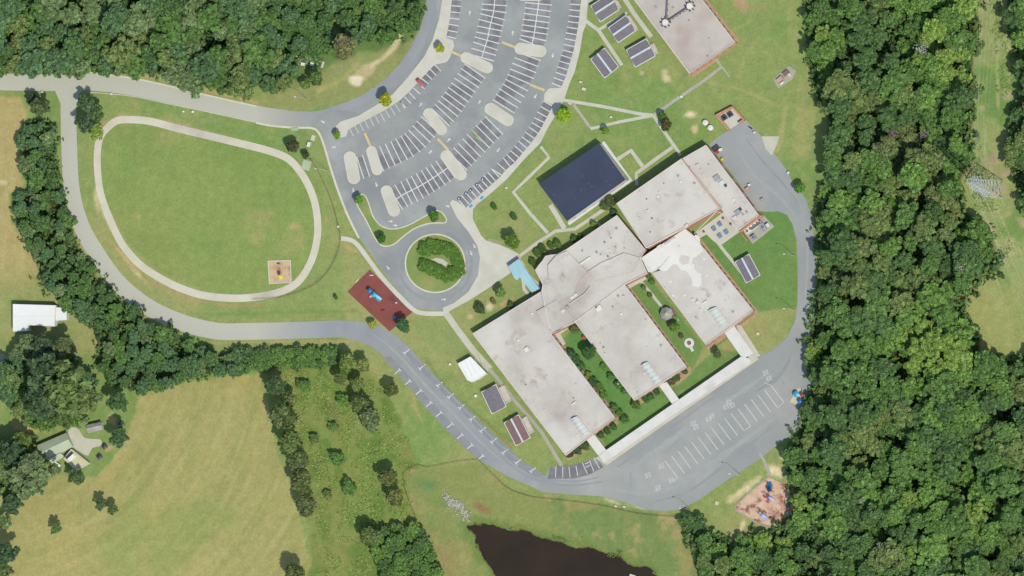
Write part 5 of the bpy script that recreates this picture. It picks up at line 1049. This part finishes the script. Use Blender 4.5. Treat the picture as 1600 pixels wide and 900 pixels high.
# specimen trees
SP = [(688,76,8.5,(168,172,58),'small round yellow-green tree on the bulb of the car park edge strip'),(603,156,12.5,(146,150,46),'largest yellow-olive tree on the strip between road and car park'),(527,211,7.5,(118,156,44),'small bright green tree at the pointed end of the car park strip'),(561,311,8.5,(96,138,54),'green tree at the tip of the grass wedge beside the west drive'),(679,337,10,(82,126,52),'green tree on the grass wedge above the roundabout'),(597,373,9,(70,112,48),'dark green tree where the grass wedge meets the roundabout'),(881,181,13.5,(134,168,40),'lime green tree on the lawn beside the wide concrete bay'),(947,204,7.5,(116,148,56),'small green tree under the lower walk of the lawn triangle'),(1036,182,8,(78,112,56),'green tree at the walk junction, upper of two touching trees'),(1042,195,10.5,(84,82,46),'brownish green round tree just below the walk junction'),(1251,294,9.5,(88,132,52),'compact green tree by the top bend of the service road'),(459,229,12,(80,84,54),'larger dark round tree beside the white monument sign'),(478,243,7,(74,80,50),'smaller dark round tree at the start of the track fence'),(801,376,14,(92,116,50),'large round green tree on the lawn beside the plaza'),(631,508,13.5,(64,100,62),'dark green tree at the lower right of the maroon playground'),(922,551,13,(70,104,54),'tall green tree in the western grass court'),(783,456,10,(110,140,76),'pale green tree on the lawn before the western wing'),(1055,512,9,(98,126,46),'green tree in the eastern grass court below the gazebo'),(612,609,13,(74,96,50),'isolated dark green tree beside the south drive'),(186,684,16,(64,100,64),'round blue-green tree at the end of the farm drive'),(119,745,13,(70,102,62),'round green tree directly below the garage'),(88,826,9,(74,106,62),'small lone tree in the lower left hay field'),(176,797,9,(74,106,60),'right half of the tree pair standing in the hay field'),(158,788,9,(70,98,62),'left half of the tree pair standing in the hay field'),(138,163,17,(66,94,64),'large dark tree overhanging the road junction, upper of the group'),(152,176,14,(76,108,62),'dark tree at the right side of the junction group'),(134,193,17,(60,88,62),'large dark tree overhanging the south road by the junction'),(152,207,13,(112,142,66),'lighter green tree at the foot of the junction group'),(98,542,16,(86,104,68),'olive tree below the right end of the white barn'),(66,536,16,(58,84,60),'dark tree touching the white barn roof'),(18,592,16,(84,112,66),'pale tree near the left frame edge below the barn'),(110,607,40,(84,110,62),'largest spreading tree of the farmstead grove'),(72,585,32,(62,90,60),'dark tree in the upper left of the farmstead grove'),(62,628,28,(58,86,58),'dark tree in the lower left of the farmstead grove'),(142,622,18,(88,112,66),'smaller tree on the right side of the farmstead grove'),(98,650,20,(76,104,58),'tree above the farmhouse roof'),(184,628,17,(66,98,60),'dark tree between the farmstead and the roadside belt'),(50,744,33,(88,112,74),'big grey-green tree left of the garage'),(24,712,24,(56,84,58),'dark tree at the left edge beside the farmhouse'),(36,690,16,(84,112,56),'bright tree touching the left end of the farmhouse'),(20,788,17,(60,88,60),'dark tree at the left edge below the farmstead'),(2,815,14,(80,106,64),'tree cut by the left frame edge above the corner grove'),(8,866,20,(60,90,60),'tree in the lower left corner grove, upper one'),(4,893,18,(84,108,64),'tree at the very bottom left corner'),(62,168,17,(74,98,62),'tree on the corner lawn left of the junction'),(52,155,12,(56,84,60),'small dark tree on the corner lawn left of the junction'),
 (540,72,22,(96,104,70),'wide grey-green tree in the low growth north of the dirt track'),(494,122,14,(72,102,52),'dark bushy tree above the road bend, right one'),(478,132,10,(82,112,56),'green bushy tree above the road bend, left one'),
 (432,602,19,(66,92,58),'dark tree at the top of the hay field edge row'),(452,626,16,(84,104,60),'olive tree second in the hay field edge row'),(443,651,26,(74,96,56),'broad dark tree in the upper hay field edge row'),(456,690,22,(82,106,56),'olive tree in the middle of the hay field edge row'),(466,718,20,(78,98,58),'dark olive tree below the middle of the edge row'),(472,752,22,(74,92,52),'brownish tree near the foot of the edge row'),(479,790,20,(82,100,64),'last round tree at the foot of the hay field edge row'),
 (566,632,18,(76,98,56),'dark tree above its neighbour in the scrub by the south drive'),(580,655,22,(84,106,70),'round grey-green tree in the scrub by the south drive'),(608,746,17,(80,94,52),'brown-green round tree left of the fence bend'),(618,776,17,(84,98,54),'round olive tree just below the fence bend'),(580,838,19,(74,96,54),'dark round tree at the lower edge of the scrub'),(462,897,19,(72,92,52),'dark tree cut by the bottom frame edge beside the hay field'),(545,566,16,(96,120,60),'bright tree at the corner of the hedge by the south road'),(568,570,13,(104,124,66),'paler tree beside the hedge corner tree'),(534,590,13,(78,100,54),'tree behind the hedge corner'),(560,600,14,(86,108,58),'olive tree in the upper scrub'),(1121,553,8,(80,92,56),'dark shrubby tree beside the round clay patch'),(583,507,8,(150,164,66),'yellow-green small tree below the maroon playground'),(525,465,4,(80,104,50),'tiny lone sapling in the grass left of the maroon playground')]
for x, y, r, c, l in SP:
    wild = x < 640 and not (540 < y < 0) and y > 540 or x < 200 or (x, y) in ((540,72),(494,122),(478,132))
    big = r > 12 and wild; farm = x < 205 and y > 500
    tree(x, y, r, None, l, h=(r * MPP * 2.0 + (7 if farm and r > 14 else 4 if farm else 2.5 if big else .6)), col=A(*[min(255, (v + (8 if k_ == 0 and wild else 0)) * (1.3 if wild else 1.2)) for k_, v in enumerate(c)]), flat=.9, meshes=CROWNS if (wild and not 400 < x < 640) else NEAT, name='broadleaf_tree' if wild else 'ornamental_tree')
for x, y, r, l in ((1441,76,13,'bare silver-grey dead tree standing in the upper wood'), (1503,418,12,'bare grey dead tree near the pylon meadow corner'), (1376,857,11,'bleached dead tree low in the big wood'), (1561,664,7,'small bare white tree in the wood by the right edge'), (1346,783,5,'small grey snag in the southern wood'), (1443,210,8,'pinkish bare crown in the middle of the wood'), (1394,208,8,'mauve-brown bare crown left of the pinkish one')):
    c = (182,184,164) if 'brown' not in l and 'pinkish' not in l else (150,134,128)
    tree(x, y, r, None, l, h=16.5, col=A(*c), flat=.7, name='dead_tree', meshes=SNAG)
# shrubs
SB = [(772,323,5,(70,100,50),'small round shrub on the fan-shaped lawn, upper left'),(803,339,5.5,(70,98,50),'small round shrub on the fan-shaped lawn, nearer the big round tree'),(750,482,8.5,(70,84,52),'dark round shrub on the lawn before the western wing'),(771,471,4.5,(110,106,70),'brown small shrub between the pale tree and the wing'),(799,477,5.5,(80,98,54),'shrub against the front wall of the western wing'),
 (840,396,6.5,(76,98,50),'dark shrub in the front bed, left of the row'),(848,390,7,(64,90,46),'dark shrub in the front bed, second of the row'),(861,384,5.5,(76,100,52),'shrub in the middle of the front bed row'),(871,381,6.5,(80,104,54),'shrub right of the middle of the front bed row'),(898,374,6,(70,96,52),'shrub towards the right end of the front bed'),(909,371,5,(78,100,54),'last shrub at the right end of the front bed'),(833,409,6,(74,96,48),'shrub beside the turquoise canopy'),(928,350,5.5,(96,120,56),'yellowish shrub at the walk fork before the hall'),
 (955,315,9,(80,90,54),'brown-green shrub in the corner between the hall and the gymnasium'),(945,322,7,(84,98,56),'shrub left of the corner clump by the hall'),(960,333,6,(70,96,52),'dark shrub at the foot of the corner clump'),
 (898,513,8,(84,94,56),'brownish shrub at the top of the western grass court'),(959,667,5.5,(64,96,48),'round shrub in the western wing end bed, right of three'),(950,674,5.5,(64,96,48),'round shrub in the western wing end bed, middle of three'),(939,680,5.5,(64,96,48),'round shrub in the western wing end bed, left of three'),
 (994,632,7.5,(78,100,48),'olive shrub at the left corner of the middle wing end'),(1009,624,5.5,(66,98,48),'round shrub in the middle wing end bed, left of three'),(1017,620,5.5,(66,98,48),'round shrub in the middle wing end bed, middle of three'),(1027,612,5.5,(66,98,48),'round shrub in the middle wing end bed, right of three'),
 (1048,596,7,(76,88,54),'dark shrub in the bed right of the middle canopy'),(1057,589,7.5,(82,94,56),'broad shrub in the bed right of the middle canopy'),(1069,579,6,(78,90,54),'shrub at the right corner of the middle wing'),(890,708,7.5,(62,80,52),'dark shrub at the end of the western wing, lowest'),(901,702,8.5,(66,84,54),'dark shrub at the end of the western wing, middle'),(913,695,8.5,(72,88,56),'dark shrub at the end of the western wing, highest'),
 (1014,432,4.5,(76,112,54),'green shrub at the top of the eastern grass court'),(1065,525,4,(96,90,62),'brown small shrub in the eastern grass court'),(1006,449,4,(96,110,56),'shrub beside the court path, upper'),(1016,461,4,(88,108,54),'shrub beside the court path, lower'),(1019,440,5,(84,116,54),'green shrub along the wing wall at the court top'),
 (921,587,6,(110,132,56),'yellow-green shrub at the top of the western court border'),(927,596,7.5,(66,88,52),'dark shrub second in the western court border'),(937,606,7,(82,112,50),'green shrub third in the western court border'),(944,617,6.5,(86,122,50),'green shrub fourth in the western court border'),
 (893,553,7,(60,92,52),'dark shrub at the top of the left court bed'),(901,562,7.5,(64,98,54),'dark shrub in the middle of the left court bed'),(909,573,6.5,(72,106,56),'dark shrub at the foot of the left court bed'),
 (960,637,6,(80,110,50),'shrub at the head of the lower court border'),(968,645,6,(76,108,50),'shrub in the middle of the lower court border'),(976,655,7,(70,98,48),'shrub at the foot of the lower court border'),
 (955,589,6,(78,116,54),'green shrub along the middle wing, upper'),(966,602,6,(80,112,54),'green shrub along the middle wing, middle'),(976,612,5,(80,116,56),'green shrub along the middle wing, lower'),(943,573,5,(90,124,60),'pale shrub along the middle wing near the tall tree'),
 (912,527,3.2,(170,90,70),'small rusty red flowering shrub in the western grass court')]
for x, y, r, c, l in SB: bush(x, y, r, l, c)
RB = [(663,390,9),(675,387,9.5),(688,387,9.5),(701,391,9.5),(710,399,9.5),(716,410,9),(717,421,8.5),(709,429,9),(698,432,8.5),(663,416,8.5),(674,420,9.5),(686,425,9.5)]
for i, (x, y, r) in enumerate(RB):
    r *= 1.2
    bush(x, y, r, ('clipped shrub in the %s arm on the roundabout, %s' % ('upper' if i < 9 else 'lower', ['leftmost', 'second from its left', 'third from its left', 'fourth along the curve', 'at the shoulder of the curve', 'at the right side', 'right side below the shoulder', 'at the lower turn of the curve', 'last at the inner end', 'left end', 'middle', 'right end'][i])), (78,108,44), group='shrubs on the roundabout', h=2.4)

# ---- woodland
def scatter(poly, gap, rmin, rmax, seed, tries=9000):
    r = random.Random(seed); xs = [p[0] for p in poly]; ys = [p[1] for p in poly]; out = []; cell = {}
    for k in range(tries):
        x, y = r.uniform(min(xs), max(xs)), r.uniform(min(ys), max(ys)); g = gap * r.uniform(.72, 1.3)
        cx, cy = int(x // gap), int(y // gap)
        if any((x - a) ** 2 + (y - b) ** 2 < g * g for i in (-1, 0, 1) for j in (-1, 0, 1) for a, b in cell.get((cx + i, cy + j), ())): continue
        if not inside((x, y), poly): continue
        cell.setdefault((cx, cy), []).append((x, y)); out.append((x, y, min(rmax, max(rmin, g * r.uniform(.78, .98)))))
    return out
ALL = []
for poly, gap, a, b, sd, hm, zone in ((FOREST_E, 21, 10, 24, 1, 15, 'e'), (FOREST_R, 19, 10, 20, 2, 15, 'e'), (FOREST_NW, 23, 12, 26, 3, 13, 'nw'), (BELT_W, 16, 8, 18, 4, 10, 'w'), (HEDGE_S, 12, 6, 9, 5, 3, 'h'), ([(578,835),(612,828),(640,822),(664,840),(690,905),(690,950),(585,950),(592,895)], 14, 8, 13, 6, 8, 'pond'),
    ([(415,-30),(640,-30),(652,20),(640,40),(600,60),(500,60),(460,95),(440,130),(425,90)], 36, 9, 14, 7, 4, 'nn'), ([(500,575),(560,580),(590,610),(560,620),(540,700),(560,800),(600,820),(560,830),(500,800),(490,700),(470,600)], 40, 4, 12, 8, 2, 'scrub'), ([(8,560),(50,535),(85,560),(120,575),(142,600),(136,640),(108,662),(75,668),(35,648),(0,612)], 20, 13, 18, 9, 12, 'farm'), ([(-15,690),(40,680),(48,700),(62,722),(62,765),(-15,772)], 20, 13, 17, 10, 11, 'farm')):
    for x, y, r in scatter(poly, gap, a, b, sd):
        if zone == 'e' and x > 1450 and not inside((x + (10 if x < 1570 else -9), y + (8 if y < 540 and x > 1540 and x < 1570 else 0)), poly): continue
        if zone == 'e' and y > 540 and x > 1530 and not inside((x, y - 8), poly): continue
        if zone == 'e' and x < 1292: x += 5; hm2 = hm * .7; r = min(r, 14)
        else: hm2 = hm
        if zone == 'scrub':
            if (int(x * 7 + y * 3) % 5) < 2: continue
            r *= .55 + .5 * ((int(x * 13 + y) % 10) / 10)
        if zone == 'w': r *= .84
        if -45 < x < 1650 and -45 < y < 955: ALL.append((x, y, r, hm2, zone))
rg = random.Random(12)
LAND = [((1262,60),'the lawn beside the annex'),((1280,170),'the northeast lawn'),((1285,300),'the top bend of the service road'),((1275,400),'the straight of the service road'),((1268,520),'the mouth of the bus lot'),((1250,620),'the coloured sunshades'),((1240,700),'the lower bus lot edge'),((1240,790),'the mulch playground'),((1070,815),'the fence end by the pond'),((1500,290),'the transmission tower'),((1520,100),'the upper powerline clearing'),((1500,500),'the meadow on the right'),((1560,560),'the lower edge of the meadow'),((1440,75),'the bare patch in the upper wood'),((1600,80),'the top right corner'),((1600,890),'the bottom right corner'),((1350,890),'the bottom frame edge of the big wood'),((1400,450),'the heart of the big wood'),((1400,700),'the deep southern wood'),((120,110),'the road junction'),((5,20),'the top left corner'),((220,40),'the middle of the north wood'),((330,130),'the north road verge'),((420,60),'the low growth by the north wood'),((500,30),'the low scrub north of the dirt track'),((620,20),'the northern drive'),((60,200),'the corner lawn of the junction'),((20,330),'the left tan field'),((110,380),'the bend of the south road'),((200,500),'the outer curve of the south road'),((170,590),'the farm meadow'),((300,590),'the top of the hay field'),((450,560),'the hedge along the south road'),((640,870),'the pond fence'),((530,680),'the open scrub'),((90,455),'the white barn')]
mass = []; indiv = []; cnt = {}
ALL.sort(key=lambda v: -v[2]); NI = 226
picked = ALL[:NI]; rest = [v for v in ALL[NI:] if rg.random() > .07]
def tone_for(x, y, zone):
    v = math.sin(x / 47.0 + 1.3) + math.sin(y / 39.0) + rg.uniform(-1.6, 1.6)
    if zone == 'e':
        if 1340 < x < 1500 and 180 < y < 400: return rg.choice(['dull brown-green', 'olive green', 'mid green', 'deep green', 'bright green'])
        return 'yellowish green' if v > 1.9 else 'bright green' if v > .8 else 'mid green' if v > -.5 else 'deep green' if v > -1.6 else 'olive green'
    if zone == 'nn': return rg.choice(['deep green', 'mid green', 'blue-green'])
    if zone == 'scrub': return rg.choice(['bright green', 'olive green', 'mid green'])
    if zone == 'h': return rg.choice(['mid green', 'deep green', 'bright green'])
    if zone == 'pond': return rg.choice(['bright green', 'mid green', 'mid green', 'deep green'])
    return rg.choice(['mid green', 'blue-green', 'deep green', 'deep green', 'blue-green', 'grey-green'] if zone == 'w' else ['grey-green', 'olive green', 'blue-green', 'mid green', 'mid green', 'deep green', 'blue-green', 'grey-green'])
info = []
for x, y, r, hm, z in picked:
    tn = tone_for(x, y, z); j = min(range(len(LAND)), key=lambda k: (LAND[k][0][0] - x) ** 2 + (LAND[k][0][1] - y) ** 2); lx, ly = LAND[j][0]
    dr = 'close by' if math.hypot(x - lx, y - ly) < 22 else ('right of' if x > lx else 'left of') if abs(x - lx) > abs(y - ly) else ('below' if y > ly else 'above')
    sz = 'large' if r > 19.5 else 'medium'
    info.append((x, y, r, hm, z, tn, sz, dr, LAND[j][1], math.hypot(x - lx, y - ly)))
by = {}
for v in info: by.setdefault((v[5], v[6], v[7], v[8]), []).append(v)
ORD = ['nearest', 'second nearest', 'third nearest', 'fourth nearest', 'fifth nearest', 'sixth nearest', 'seventh nearest', 'eighth nearest', 'ninth nearest']
for (tn, sz, dr, ln), vs in by.items():
    vs.sort(key=lambda v: v[9])
    for k, v in enumerate(vs):
        lab = f'{sz} {tn} tree {dr} {ln}' + (f', {ORD[min(k, 8)]}' if len(vs) > 1 else '')
        hh = v[3] * rg.uniform(.6, 1.35) + 1; tree(v[0], v[1], v[2] * 1.16, tn, lab, h=max(hh, v[2] * MPP * 1.7), group='wood trees', flat=.72)
V = []; F = []; T = []; HU = []; nv = 0
for x, y, r, hm, z in rest:
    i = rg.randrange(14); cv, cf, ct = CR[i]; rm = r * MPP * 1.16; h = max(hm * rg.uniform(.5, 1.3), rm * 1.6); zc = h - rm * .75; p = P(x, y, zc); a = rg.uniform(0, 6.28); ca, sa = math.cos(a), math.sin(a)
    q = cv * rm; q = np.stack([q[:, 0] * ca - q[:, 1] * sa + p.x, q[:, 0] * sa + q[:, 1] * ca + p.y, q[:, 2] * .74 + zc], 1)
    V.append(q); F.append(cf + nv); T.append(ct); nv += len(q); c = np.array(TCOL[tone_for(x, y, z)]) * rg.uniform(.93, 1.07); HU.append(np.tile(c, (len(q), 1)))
if V:
    o = bpy.data.objects.new('woodland_canopy', np_mesh('woodland_canopy', np.concatenate(V), np.concatenate(F), np.concatenate(T), LEAFM, np.concatenate(HU))); COL.objects.link(o); o['kind'] = 'stuff'
    mb = MB()
    for x, y, r, hm, z in rest: 
        p = P(x, y, hm * .7); mb.cyl((p.x, p.y, 0), (p.x, p.y, hm * .6), .2, .1, n=5, cap=False)
    build(mb, 'woodland_trunks', M['bark'], kind='stuff')
# understorey leaves that close the wood canopy
def understorey(name, poly, n, size, z, cols, seed, dens=None):
    r = np.random.default_rng(seed); rr = random.Random(seed); xs = [p[0] for p in poly]; ys = [p[1] for p in poly]; X = r.uniform(min(xs), max(xs), n * 2); Y = r.uniform(min(ys), max(ys), n * 2)
    k = sdf(X, Y, poly) + (fbm(X / 14, Y / 14, seed + 5) - .5) * 44 > (10 if dens else -6); X = X[k][:n]; Y = Y[k][:n]; m_ = fbm(X / 18, Y / 18, seed, 3) > (dens if dens else 0); X, Y = X[m_], Y[m_]; n = len(X)
    zz = r.uniform(z * .2, z, n); P0 = np.array([tuple(P(x, y, 0)) for x, y in zip(X, Y)]); P1 = np.array(tuple(P(800, 450, 1))) - np.array(tuple(P(800, 450, 0)))
    p = P0 + zz[:, None] * P1; nr = r.normal(scale=.5, size=(n, 3)); nr[:, 2] += 1; nr /= np.linalg.norm(nr, axis=1)[:, None]
    u = np.cross(nr, r.normal(size=(n, 3))); u /= np.linalg.norm(u, axis=1)[:, None]; w = np.cross(nr, u); s = size * r.uniform(.5, 1.3, (n, 1))
    q = np.stack([p - u * s - w * s * .7, p + u * s - w * s * .7, p + u * s + w * s * .7, p - u * s + w * s * .7], 1).reshape(-1, 3)
    c = np.array([A(*[q * 1.22 for q in cc]) for cc in cols])[r.integers(0, len(cols), n)]; t = np.repeat(r.uniform(.75, 1.2, n), 4)
    o = bpy.data.objects.new(name, np_mesh(name, q, np.arange(n * 4).reshape(-1, 4), t, LEAFM, np.repeat(c, 4, 0))); COL.objects.link(o); o['kind'] = 'stuff'
G1 = [(84,112,58),(72,100,54),(100,122,66),(62,90,50)]
understorey('undergrowth', FOREST_E, 26000, .8, 4, G1, 71); understorey('undergrowth', FOREST_NW, 8000, .8, 4, G1, 72); understorey('undergrowth', BELT_W, 7000, .6, 3, G1, 73); understorey('undergrowth', FOREST_R, 3000, .8, 4, G1, 76)
understorey('brambles', [(410,-40),(680,-40),(660,50),(625,75),(560,70),(520,90),(480,100),(440,140)], 30000, .5, 1.8, [(80,112,60),(92,120,66),(70,100,54)], 74, .36)
understorey('clearing_growth', [v for v in CLEAR if v[1] < 425] + [(1600,430)], 6000, .3, .5, [(116,146,78),(128,150,86),(108,138,72)], 77, .5)
understorey('brambles', SCRUB_S, 15000, .34, .35, [(124,146,76),(110,138,66),(136,150,82),(124,140,72)], 75, .44)

BANK = [(722,812),(768,812),(826,820),(884,840),(925,846),(970,858),(1022,880),(1040,905),(1016,900),(984,886),(960,868),(922,858),(880,852),(850,844),(825,834),(787,830),(750,824),(733,824),(742,842),(758,874),(778,905),(768,905),(745,868)]
understorey('bank_reeds', BANK, 5000, .3, .7, [(96,124,60),(110,134,70),(84,108,54),(124,128,76)], 78, .4)
